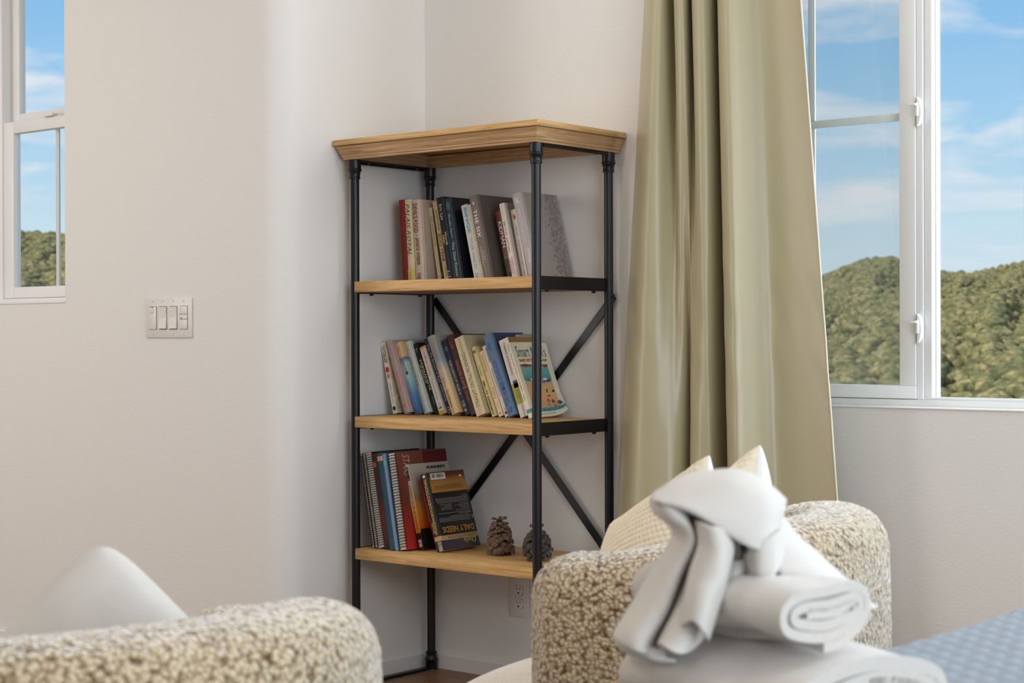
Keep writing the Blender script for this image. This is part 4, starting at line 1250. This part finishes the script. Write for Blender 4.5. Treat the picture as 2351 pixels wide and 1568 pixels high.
def barrel_chair(label, loc, rz, hb, ha, w=.2727, back=.2472, arm=.0606, th=.1632):
    root = thing('barrel_chair', label, 'armchair', loc, (0, 0, rz), 'boucle barrel chairs beside the bed')
    # centre line of the shell, U opening to -x
    pts = []
    for i in range(8):
        pts.append((-arm + arm * i / 8, -w))
    for i in range(33):
        a_ = -PI / 2 + PI * i / 32
        ex = 2 / 2.24
        cx = back * math.copysign(abs(math.cos(a_)) ** ex, math.cos(a_))
        cy = w * math.copysign(abs(math.sin(a_)) ** ex, math.sin(a_))
        pts.append((cx, cy))
    for i in range(1, 9):
        pts.append((-arm * i / 8, w))
    P = np.array(pts)
    seg = np.r_[0, np.cumsum(np.hypot(*np.diff(P, axis=0).T))]
    Ltot = seg[-1]
    rr_ = th / 2
    n = int((Ltot + 2 * rr_) / .0055)
    s = np.linspace(-rr_, Ltot + rr_, n)
    sc = np.clip(s, 0, Ltot)
    cx = np.interp(sc, seg, P[:, 0])
    cy = np.interp(sc, seg, P[:, 1])
    tx = np.gradient(np.interp(np.linspace(0, Ltot, 400), seg, P[:, 0]))
    ty = np.gradient(np.interp(np.linspace(0, Ltot, 400), seg, P[:, 1]))
    k = np.ones(15) / 15
    tx = np.convolve(np.pad(tx, 7, mode='edge'), k, 'valid')
    ty = np.convolve(np.pad(ty, 7, mode='edge'), k, 'valid')
    tl = np.hypot(tx, ty)
    tx, ty = tx / tl, ty / tl
    TX = np.interp(sc, np.linspace(0, Ltot, 400), tx)
    TY = np.interp(sc, np.linspace(0, Ltot, 400), ty)
    cx = cx + TX * (s - sc)
    cy = cy + TY * (s - sc)
    ext = np.abs(s - sc) / rr_
    wf = np.sqrt(np.clip(1 - ext ** 2, 0.0004, 1))
    NX, NY = TY, -TX       # outward normal
    # height along the path
    g = np.clip((cx + arm) / (arm + back), 0, 1)
    g = g * g * (3 - 2 * g)
    Hh = ha + (hb - ha) * g
    # section: from outer bottom up over the round top and down the inside
    mv = 30
    sec = []
    nlow = 52
    for j in range(nlow):
        sec.append((1.0, j / nlow, 0))
    na = 44
    for j in range(na + 1):
        a_ = PI * j / na
        sec.append((math.copysign(abs(math.cos(a_)) ** .8, math.cos(a_)), 1.0, math.sin(a_) ** .9))
    for j in range(1, nlow + 1):
        sec.append((-1.0, 1 - j / nlow, 0))
    sec = np.array(sec)
    base = .05
    top_r = rr_ * .95
    G = np.zeros((n, len(sec), 3))
    off = sec[None, :, 0] * (rr_ * wf)[:, None]
    zz = base + (Hh[:, None] - top_r - base) * sec[None, :, 1] + sec[None, :, 2] * top_r * (0.15 + .85 * wf)[:, None] * 1.0
    # soft belly on the outside
    off = off * (1 + .05 * np.sin(PI * sec[None, :, 1]) * (sec[None, :, 2] == 0))
    G[:, :, 0] = cx[:, None] + NX[:, None] * off
    G[:, :, 1] = cy[:, None] + NY[:, None] * off
    G[:, :, 2] = zz
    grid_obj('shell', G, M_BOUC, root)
    # seat cushion: rounded slab, front edge bowed out
    nu, nv = 60, 60
    G = np.zeros((2, nu, nv, 3))
    hw = w - rr_ - .004
    SF = arm + .30
    U, Vv = np.meshgrid(np.linspace(-1, 1, nu), np.linspace(-1, 1, nv), indexing='ij')
    xx = -SF + (back - rr_ + SF - .01) * (U + 1) / 2
    xx = xx - .03 * (1 - Vv ** 2) * (1 - U) / 2
    yy = Vv * np.where(xx < -arm - rr_, hw + .06, hw) * np.where(U > .3, np.sqrt(np.clip(1 - ((U - .3) / .85) ** 2.2, 0.05, 1)), 1)
    edge = (1 - np.abs(U) ** 10) * (1 - np.abs(Vv) ** 10)
    for sd, sg in ((0, 1), (1, -1)):
        G[sd, :, :, 0] = xx
        G[sd, :, :, 1] = yy
        G[sd, :, :, 2] = .330 + sg * (.070 * np.sqrt(np.clip(edge, 0, 1))) + (sg > 0) * .012 * (1 - U ** 2) * (1 - Vv ** 2)
    full = np.concatenate([G[0], G[1][:, ::-1]], axis=1)
    grid_obj('seat_cushion', full, M_SEAT, root)
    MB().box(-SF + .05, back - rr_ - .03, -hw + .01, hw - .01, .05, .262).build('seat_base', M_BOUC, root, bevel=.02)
    mb = MB().lathe([(.26, .0), (.26, .05)], -.02, 0, 40)
    mb.build('plinth', M_BLACK, root)
    return root


barrel_chair('cream boucle barrel chair holding knitted cushions, in front of the window wall', (1.832, -1.378, 0), 0.2456, .700, .650)
barrel_chair('cream boucle barrel chair seen from behind at the lower left', (1.840, -2.612, 0), -0.1308, .700, .650)

# ================================================================== CUSHIONS


def cushion(name, label, cat, M, w, h, t, front, back, knit=False, pinch=.17, corner=3.0, rnd_=.03):
    root = thing(name, label, cat)
    root.matrix_world = M
    n = 230 if knit else 60
    U, Vv = np.meshgrid(np.linspace(-1, 1, n), np.linspace(-1, 1, n), indexing='ij')
    # sides drawn in between the corners
    x = U * w / 2 * (1 - pinch * (1 - Vv ** 2) ** 1.0 * np.abs(U) ** 2 * 0 - pinch * (1 - np.abs(Vv) ** corner) * .6)
    y = Vv * h / 2 * (1 - pinch * (1 - np.abs(U) ** corner) * .6)
    th = t / 2 * np.power(np.clip((1 - U ** 2) * (1 - Vv ** 2), 0, 1), .46)
    cr_ = 1 - rnd_ * (np.abs(U) * np.abs(Vv)) ** 7
    x, y = x * cr_, y * cr_
    for nm, sg, m in (('front_panel', 1, front), ('back_panel', -1, back)):
        G = np.stack([x, y, sg * th], -1)
        if sg > 0 and knit:
            pu, pv = .0125, .0100
            row = np.floor(y / pv)
            dd = .0042 * np.abs(np.sin(PI * (x / pu + .5 * (row % 2)))) ** .7 * np.abs(np.sin(PI * y / pv)) ** .6
            G[:, :, 2] += dd * np.clip(th / (.1 * t), 0, 1)
        o = grid_obj(nm, G if sg > 0 else G[::-1], m, root)
    return root


M_KNIT = mat('cream_knit', (240, 228, 206), .95, noise=.05, nscale=80, bump=.3, bscale=600, spec=.1)
M_GREIGE = mat('greige_linen', (196, 190, 182), .85, noise=.03, nscale=30, bump=.15, bscale=500, spec=.2)
M_LINEN = mat('white_linen', (222, 220, 218), .85, noise=.03, nscale=30, bump=.15, bscale=500, spec=.2)


def frame_from(center, ux, uz_normal):
    """matrix with local x = ux, local z = normal"""
    zx = Vector(uz_normal).normalized()
    xx = Vector(ux)
    xx = (xx - zx * xx.dot(zx)).normalized()
    yy = zx.cross(xx)
    M = Matrix(((xx.x, yy.x, zx.x, center[0]), (xx.y, yy.y, zx.y, center[1]), (xx.z, yy.z, zx.z, center[2]), (0, 0, 0, 1)))
    return M


def cush_at(P1, P2, e2, hh, nm, label, t, m1, m2, knit, nflip=1):
    """P1, P2: the two ends of the upper edge; e2: direction down the face"""
    P1, P2, e2 = Vector(P1), Vector(P2), Vector(e2)
    e1 = (P1 - P2)
    ln = e1.length
    e1n = e1.normalized()
    e2 = (e2 - e1n * e1n.dot(e2)).normalized()
    nrm = -e1n.cross(e2) * nflip
    c = (P1 + P2) / 2 + e2 * hh / 2
    return cushion(nm, label, 'cushion', frame_from(c, e1n, nrm), ln * 1.03, hh, t, m1, m2, knit=knit)


cush_at((1.966, -1.506, .800), (1.620, -1.273, .655), (.082, -.257, -.9), .42, 'cushion', 'cream knitted cushion with plain white back, nearer one on the barrel chair', .16, M_KNIT, M_LINEN, True)
cush_at((2.000, -1.412, .812), (1.725, -1.150, .695), (.03, -.20, -.9), .42, 'cushion', 'cream knitted cushion standing behind the other, its white corner highest', .16, M_KNIT, M_LINEN, True)
cushion('cushion', 'plain greige cushion with one corner up, on the lower left chair', 'cushion',
        frame_from((1.850, -2.560, .408), (.45, .55, .72), (.75, -.66, .12)), .52, .52, .17, M_GREIGE, M_GREIGE, pinch=.08, rnd_=.085)
cushion('cushion', 'white cushion barely showing at the left edge', 'cushion',
        frame_from((1.71, -2.76, .572), (.3, 1.0, .0), (1, -.3, 1.5)), .30, .30, .10, mat('bright_white_cotton', (236, 236, 240), .85), mat('bright_white_cotton', (236, 236, 240), .85))

# ================================================================== BED
bed = thing('bed', 'bed covered with a blue-grey textured quilt in the right foreground', 'bed', (0, 0, 0))
bx0, bx1, by0, by1, bz = 2.425, 4.45, -3.15, -1.10, .600
MB().box(bx0 + .06, bx1, by0 + .06, by1 - .06, .28, bz - .03).build('mattress', M_LINEN, bed, bevel=.03)
MB().box(bx0 + .08, bx1, by0 + .08, by1 - .08, .06, .279).build('bed_base', mat('bed_base_grey', (90, 92, 96), .9), bed)
for lx in (bx0 + .12, bx1 - .1):
    for ly in (by0 + .14, by1 - .14):
        MB().lathe([(.02, 0), (.025, .06)], lx, ly, 12).build('leg', M_BLACK, bed)
M_QUILT = mat('quilt_blue', (120, 127, 134), .9, noise=.06, nscale=12, bump=.2, bscale=500, sheen=.2, spec=.15)
# visible part dense, draped over the sides
step = .0046
ys = np.arange(by0 - .01, by1 + .01, step)
ss = np.arange(-.34, bx1 - bx0 - .02, step)        # arclength from the top left edge; negative hangs down
SS, YS = np.meshgrid(ss, ys, indexing='ij')
rad = .05
X_ = np.where(SS > rad, bx0 + SS, np.where(SS > -rad * .57, bx0 + rad - rad * np.sin((rad - SS) / rad), bx0 - 0.0))
Z_ = np.where(SS > rad, bz, np.where(SS > -rad * .57, bz - rad + rad * np.cos((rad - SS) / rad), bz - rad + (SS + rad * .57)))
# basket weave: short raised strips running diagonal, offset row to row
a1 = (SS + YS * .35) / .021
b1 = (YS - SS * .35) / .052
row = np.floor(a1)
pat = np.abs(np.sin(PI * a1)) ** .5 * (0.25 + .75 * np.abs(np.sin(PI * (b1 + .5 * (row % 2)))) ** .45)
fl_ = .004 * np.sin(SS * 9 + YS * 4) * np.sin(YS * 7 - 1) + .004 * np.sin(SS * 3.1 + 1)
up_ = np.clip((SS + rad * .5) / (1.5 * rad), 0, 1)
Z_ = Z_ + (.0048 * pat + fl_) * up_
X_ = X_ - (.0048 * pat) * (1 - up_)
grid_obj('quilt', np.stack([X_, YS, Z_], -1), M_QUILT, bed)

# ================================================================== TOWELS
# local frame: A to the camera's right, B away from it, Z up
ca, sa = math.cos(YAW), math.sin(YAW)
O = Vector((2.538, -2.267, bz))
KX = .000426
M_TERRY = mat('white_terry', (204, 196, 187), .95, noise=.03, nscale=200, bump=.45, bscale=520, sheen=.3, spec=.1)
M_COTTON = mat('white_cotton', (206, 199, 191), .9, noise=.02, nscale=50, bump=.2, bscale=700, sheen=.2, spec=.15)


def AB(A, B, Z):
    return (O.x + A * ca - B * sa, O.y + A * sa + B * ca, O.z + Z)


def PXZ(px, py, B=0.0):
    """metres in the towel frame; A from a lateral measure, Z from a height measure"""
    k = (1.65 + B) / 3873.7
    return AB((px - 1175.5) * k - 0.2618, B, .9787 - bz - (py - 770) * k)


def spiral_towel(name, label, center, axis_ang, Lg, Wd, Hg, turns, thick, seed=0):
    """loosely rolled folded towel: a flattened spiral sheet extruded along its axis"""
    root = thing(name, label, 'towel')
    rd = random.Random(seed)
    ex = Vector((math.cos(axis_ang), -math.sin(axis_ang)))     # axis in (A,B)
    ew = Vector((math.sin(axis_ang), math.cos(axis_ang)))
    n = 220
    pts = []
    for i in range(n + 1):
        u = i / n
        th_ = -PI * .5 + turns * 2 * PI * u
        rw = Wd / 2 - thick * 1.14 * turns * u - thick * .5
        rh = max(thick * .45, Hg / 2 - thick * 1.14 * turns * u - thick * .5)
        c_, s_ = math.cos(th_), math.sin(th_)
        x = rw * math.copysign(abs(c_) ** .75, c_)
        zz = rh * math.copysign(abs(s_) ** .85, s_)
        x += .05 * Wd * u * math.sin(3 * u)
        zz += .05 * Hg * math.sin(x / Wd * 8 + seed) * min(1, .3 + u * 1.5)
        pts.append((x, zz))
    pts = np.array(pts)
    tan = np.gradient(pts, axis=0)
    tan /= np.hypot(*tan.T)[:, None]
    nor = np.stack([tan[:, 1], -tan[:, 0]], -1)
    rows = []
    m = 40
    loop = []
    for k in range(m + 1):
        s = -Lg / 2 + Lg * k / m
        f = k / m
        lp = []
        for sg, idx in ((1, range(n + 1)), (-1, range(n, -1, -1))):
            for i in idx:
                p = pts[i] + nor[i] * thick * .5 * sg
                x, zz = p
                x *= 1 - .06 * f
                wob = .003 * math.sin(9 * s / Lg + x / Wd * 4 + seed)
                endr = .004 * (1 - min(1, min(f, 1 - f) * 9)) * 0
                A = center[0] + ex.x * (-s) + ew.x * x
                B = center[1] + ex.y * (-s) + ew.y * x
                lp.append(AB(A, B, center[2] + zz + wob))
        rows.append(lp)
    o = grid_obj('rolled_cloth', np.array(rows), M_TERRY, root, close_v=True)
    # close both ends of the sheet (the visible terry edge)
    bm = bmesh.new()
    bm.from_mesh(o.data)
    bm.verts.ensure_lookup_table()
    lv = 2 * (n + 1)
    for base_ in (0, m * lv):
        for i in range(n):
            a_, b_ = base_ + i, base_ + i + 1
            c__, d__ = base_ + lv - 2 - i, base_ + lv - 1 - i
            try:
                bm.faces.new((bm.verts[a_], bm.verts[b_], bm.verts[c__], bm.verts[d__]))
            except Exception:
                pass
    bmesh.ops.recalc_face_normals(bm, faces=bm.faces)
    bm.to_mesh(o.data)
    bm.free()
    o.data.polygons.foreach_set('use_smooth', [True] * len(o.data.polygons))
    o.data.set_sharp_from_angle(angle=1.0)
    return root


spiral_towel('bath_towel', 'large white bath towel rolled loosely on the bed, bottom of the pile', (-.006, .0, .043), math.radians(52), .235, .240, .084, 2.5, .0135, 1)
spiral_towel('hand_towel', 'smaller rolled white hand towel lying on the bath towel', (-.035, .0, .1185), math.radians(52), .205, .138, .068, 2.6, .0098, 4)

el = thing('towel_elephant', 'white towel folded into an elephant sitting on the towel pile', 'towel animal')


def cloth(name, rows, sub=6, thick=.003, m=None):
    """rows: lists of (px, py, B) measured in the towel plane; smoothed both ways"""
    R = [[np.array(PXZ(*p)) for p in row] for row in rows]
    R = [catmull(r_, sub) for r_ in R]
    cols = [catmull([r_[j] for r_ in R], sub) for j in range(len(R[0]))]
    G = np.array(cols)
    o = grid_obj(name, G, m or M_COTTON, el)
    s_ = o.modifiers.new('solid', 'SOLIDIFY')
    s_.thickness = thick
    s_.offset = 0
    return o


def blob(name, c, r3, m=None, rot=0):
    V, F = [], []
    nu, nv = 24, 16
    G = np.zeros((nu, nv, 3))
    for i in range(nu):
        for j in range(nv):
            a_, b_ = 2 * PI * i / nu, -PI / 2 + PI * j / (nv - 1)
            x, zz = math.cos(b_) * math.cos(a_), math.sin(b_)
            x, zz = x * math.cos(rot) - zz * math.sin(rot) * r3[2] / r3[0], x * math.sin(rot) * r3[0] / r3[2] + zz * math.cos(rot)
            G[i, j] = AB(c[0] + r3[0] * x, c[1] + r3[1] * math.cos(b_) * math.sin(a_), c[2] + r3[2] * zz)
    return grid_obj(name, G, m or M_COTTON, el, close_u=True)


def pa(px, py, B=0.0):
    k = (1.65 + B) / 3873.7
    return ((px - 1175.5) * k - 0.2618, B, .9787 - bz - (py - 770) * k)


# body behind, head under the hood
blob('body', pa(1690, 1310, .06), (.070, .050, .075), M_TERRY)
blob('head', pa(1680, 1190, .02), (.052, .040, .040))
# hood: domed flap with a pointed tip
cloth('ear_flap', [
    [(1500, 1135, -.005), (1560, 1100, .010), (1625, 1085, .020), (1690, 1082, .020), (1750, 1105, .012), (1803, 1150, .000)],
    [(1498, 1150, -.025), (1562, 1135, -.028), (1630, 1125, -.030), (1695, 1122, -.030), (1755, 1135, -.025), (1802, 1158, -.008)],
    [(1510, 1152, -.034), (1570, 1158, -.044), (1640, 1172, -.050), (1705, 1178, -.050), (1758, 1175, -.040), (1796, 1178, -.015)],
    [(1540, 1158, -.036), (1600, 1180, -.050), (1665, 1214, -.056), (1720, 1232, -.056), (1760, 1215, -.044), (1788, 1198, -.018)],
    [(1560, 1162, -.036), (1625, 1194, -.050), (1690, 1238, -.055), (1738, 1262, -.054), (1764, 1252, -.044), (1782, 1218, -.018)],
], thick=.004)
# left side: pleated cloth falling from the ear to the bed pile
cloth('left_drape', [
    [(1496, 1138, .000), (1520, 1142, -.030), (1560, 1160, -.030), (1590, 1172, -.005), (1620, 1180, -.030), (1650, 1190, -.040), (1680, 1205, -.020), (1704, 1235, -.030)],
    [(1500, 1172, .005), (1530, 1185, -.032), (1570, 1188, -.035), (1585, 1200, -.002), (1618, 1215, -.030), (1652, 1230, -.045), (1676, 1240, -.015), (1700, 1262, -.025)],
    [(1545, 1222, .015), (1560, 1232, -.015), (1590, 1240, -.040), (1600, 1262, -.010), (1622, 1285, -.030), (1650, 1300, -.050), (1668, 1290, -.015), (1690, 1300, -.018)],
    [(1510, 1290, .020), (1530, 1300, -.020), (1560, 1315, -.035), (1565, 1330, .000), (1590, 1330, -.030), (1640, 1345, -.055), (1655, 1335, -.020), (1670, 1330, -.010)],
    [(1462, 1370, .020), (1490, 1380, -.025), (1525, 1400, -.040), (1540, 1405, .000), (1560, 1395, -.045), (1610, 1395, -.062), (1640, 1380, -.030), (1650, 1360, -.010)],
    [(1418, 1440, .015), (1440, 1452, -.030), (1480, 1470, -.045), (1512, 1478, .005), (1522, 1462, -.050), (1570, 1478, -.068), (1612, 1450, -.035), (1640, 1390, -.010)],
    [(1408, 1462, .010), (1432, 1480, -.032), (1475, 1500, -.046), (1510, 1500, .010), (1514, 1480, -.055), (1560, 1502, -.070), (1608, 1470, -.035), (1636, 1400, -.010)],
], thick=.0035)
cloth('left_fold', [
    [(1408, 1458, .030), (1430, 1462, -.010), (1480, 1484, -.030), (1520, 1495, -.030)],
    [(1415, 1480, .030), (1445, 1495, -.015), (1490, 1510, -.035), (1530, 1512, -.038)],
    [(1440, 1500, .030), (1475, 1512, -.010), (1510, 1520, -.030), (1550, 1518, -.038)],
], thick=.003)
cloth('ruffle', [
    [(1598, 1196, -.040), (1622, 1206, -.060), (1650, 1212, -.062), (1672, 1224, -.045)],
    [(1604, 1250, -.046), (1636, 1262, -.066), (1662, 1256, -.066), (1682, 1262, -.046)],
    [(1584, 1312, -.050), (1620, 1322, -.072), (1656, 1328, -.074), (1664, 1344, -.050)],
    [(1572, 1372, -.058), (1600, 1362, -.078), (1630, 1372, -.082), (1648, 1396, -.062)],
    [(1566, 1440, -.066), (1590, 1428, -.084), (1612, 1452, -.088), (1624, 1472, -.070)],
], thick=.003)
# right side: flat cloth running down behind the hand towel
cloth('right_drape', [
    [(1770, 1180, .020), (1800, 1200, .030), (1812, 1222, .050)],
    [(1770, 1240, -.010), (1830, 1250, .020), (1862, 1262, .055)],
    [(1780, 1300, -.012), (1870, 1310, .018), (1920, 1315, .055)],
    [(1800, 1350, .000), (1910, 1355, .020), (1972, 1362, .055)],
    [(1820, 1410, .020), (1940, 1410, .030), (2012, 1400, .055)],
], thick=.005)
# trunk tucked under the flap, pointed nose with dark opening
cloth('trunk', [
    [(1706, 1245, -.022), (1735, 1245, -.048), (1765, 1235, -.050), (1792, 1215, -.030)],
    [(1708, 1275, -.020), (1738, 1280, -.052), (1772, 1268, -.050), (1800, 1240, -.022)],
    [(1712, 1305, -.018), (1738, 1312, -.050), (1772, 1302, -.046), (1794, 1275, -.018)],
    [(1718, 1328, -.016), (1738, 1332, -.040), (1768, 1326, -.036), (1784, 1305, -.016)],
], thick=.004)
cloth('inner_fold', [
    [(1662, 1290, -.020), (1690, 1290, -.028), (1716, 1282, -.022)],
    [(1652, 1318, -.022), (1686, 1318, -.034), (1714, 1308, -.024)],
    [(1640, 1345, -.020), (1680, 1338, -.030), (1712, 1330, -.022)],
], thick=.004, m=mat('grey_hem', (196, 190, 186), .9))
ey = blob('eye', pa(1707, 1262, -.034), (.0036, .003, .0046), mat('eye_black', (40, 36, 34), .5))

# ================================================================== HILLS OUTSIDE
cxx, cyy = 3.385, -3.707
az_k = [-80, -62, -57, -55, -53, -45, -36, -31, -29.3, -28.4, -27.6, -26.8, -26.2, -25.6, -25.0, -24.2, -23.6, -23.0, -22, -18, -10, 10]
el_k = [2.6, 3.0, 3.35, 3.30, 3.15, 2.6, 1.9, 1.7, 1.75, 2.15, 2.45, 2.50, 2.38, 2.0, 1.95, 1.92, 2.05, 2.22, 2.35, 2.6, 2.2, 1.8]


def hill_z(azd, rr):
    crest_r = 520 + 40 * np.sin(azd * .35)
    crest = .98 + crest_r * np.tan(np.radians(np.interp(azd, az_k, el_k)))
    f = np.clip((rr - 95) / (crest_r - 95), 0, 1)
    zz = -6.2 + (crest + 6.2) * (f ** 1.05)
    zz = np.where(rr > crest_r, crest - (rr - crest_r) * .15, zz)
    zz = np.where(rr < 95, -6.2 - (95 - rr) * .02, zz)
    gul = (np.sin(azd * 1.9 + rr * .011) * 1.5 + np.sin(azd * 4.3 - rr * .017) * .7) * np.sin(PI * np.clip(f, 0, 1)) ** 1.0
    return zz + gul


azs = np.radians(np.linspace(-80, 10, 240))
rs = np.concatenate([np.linspace(12, 95, 10), np.linspace(105, 620, 90), np.linspace(650, 1100, 8)])
AZ, RR = np.meshgrid(azs, rs, indexing='ij')
ZZ = hill_z(np.degrees(AZ), RR)
G = np.stack([cxx + RR * np.sin(AZ), cyy + RR * np.cos(AZ), ZZ], -1)
m_h, nt_, b_ = new_mat('hill_soil')
b_.inputs['Roughness'].default_value = 1.0
b_.inputs['Specular IOR Level'].default_value = 0.0
t__ = N(nt_, 'ShaderNodeTexCoord')
n__ = N(nt_, 'ShaderNodeTexNoise')
n__.inputs['Scale'].default_value = .06
n__.inputs['Detail'].default_value = 8
n__.inputs['Roughness'].default_value = .7
nt_.links.new(t__.outputs['Object'], n__.inputs['Vector'])
r__ = N(nt_, 'ShaderNodeValToRGB')
el_ = r__.color_ramp.elements
el_[0].position, el_[0].color = .38, rgb(130, 128, 96)
el_[1].position, el_[1].color = .70, rgb(206, 178, 142)
q = el_.new(.52)
q.color = rgb(160, 146, 108)
nt_.links.new(n__.outputs[0], r__.inputs[0])
nt_.links.new(r__.outputs[0], b_.inputs['Base Color'])
hl = grid_obj('hills', G, m_h)
struct(hl, 'brush-covered hills outside the windows')

# chaparral: thousands of low bushes, nobody could count them
rng = np.random.default_rng(7)
bm = bmesh.new()
bmesh.ops.create_icosphere(bm, subdivisions=1, radius=1.0)
bv = np.array([v.co[:] for v in bm.verts])
bf = np.array([[v.index for v in f.verts] for f in bm.faces])
bm.free()


def bushes(name, azr, nb, r0, r1, smin, smax, label):
    az_ = rng.uniform(azr[0], azr[1], nb)
    u = rng.uniform(0, 1, nb)
    rr = np.sqrt(r0 ** 2 + (r1 ** 2 - r0 ** 2) * u ** 1.15)
    keep = (np.sin(az_ * 2.3 + rr * .03) + np.sin(az_ * 5.1 - rr * .05 + 1) + rng.normal(0, .8, nb)) > -.75
    az_, rr = az_[keep], rr[keep]
    nb = len(az_)
    z0_ = hill_z(az_, rr)
    sc_ = rng.uniform(smin, smax, nb) * (.75 + .5 * rng.random(nb))
    cx = cxx + rr * np.sin(np.radians(az_))
    cy = cyy + rr * np.cos(np.radians(az_))
    V = bv[None] * (sc_[:, None, None] * np.stack([np.ones(nb), np.ones(nb), rng.uniform(.55, .85, nb)], -1)[:, None, :])
    V = V * rng.uniform(.72, 1.2, (nb, len(bv), 1))
    V = V + np.stack([cx, cy, z0_ + sc_ * .3], -1)[:, None, :]
    F = (bf[None] + (np.arange(nb) * len(bv))[:, None, None]).reshape(-1, 3)
    me = bpy.data.meshes.new(name)
    me.vertices.add(nb * len(bv))
    me.vertices.foreach_set('co', V.reshape(-1).astype(np.float32))
    nf = len(F)
    me.loops.add(nf * 3)
    me.loops.foreach_set('vertex_index', F.reshape(-1).astype(np.int32))
    me.polygons.add(nf)
    me.polygons.foreach_set('loop_start', np.arange(0, nf * 3, 3, dtype=np.int32))
    me.polygons.foreach_set('use_smooth', np.full(nf, True))
    me.update(calc_edges=True)
    me.materials.append(M_BUSH)
    o = bpy.data.objects.new(name, me)
    C.objects.link(o)
    o['kind'] = 'stuff'
    o['label'] = label
    o['category'] = 'bushes'
    return o


M_BUSH, nt_, b_ = new_mat('chaparral_leaf')
b_.inputs['Roughness'].default_value = 1.0
b_.inputs['Specular IOR Level'].default_value = 0.0
t__ = N(nt_, 'ShaderNodeTexCoord')
n__ = N(nt_, 'ShaderNodeTexNoise')
n__.inputs['Scale'].default_value = .8
n__.inputs['Detail'].default_value = 6
n__.inputs['Roughness'].default_value = .75
nt_.links.new(t__.outputs['Object'], n__.inputs['Vector'])
r__ = N(nt_, 'ShaderNodeValToRGB')
el_ = r__.color_ramp.elements
el_[0].position, el_[0].color = .36, rgb(74, 78, 58)
el_[1].position, el_[1].color = .64, rgb(178, 158, 112)
q = el_.new(.5)
q.color = rgb(120, 118, 78)
nt_.links.new(n__.outputs[0], r__.inputs[0])
nt_.links.new(r__.outputs[0], b_.inputs['Base Color'])
bushes('chaparral', (-45, -14), 62000, 95, 560, .25, 1.25, 'green and tan brush covering the hills outside the windows')
bushes('hill_scrub', (-61, -50), 12000, 100, 560, .5, 1.5, 'scrub on the hill seen through the left window')
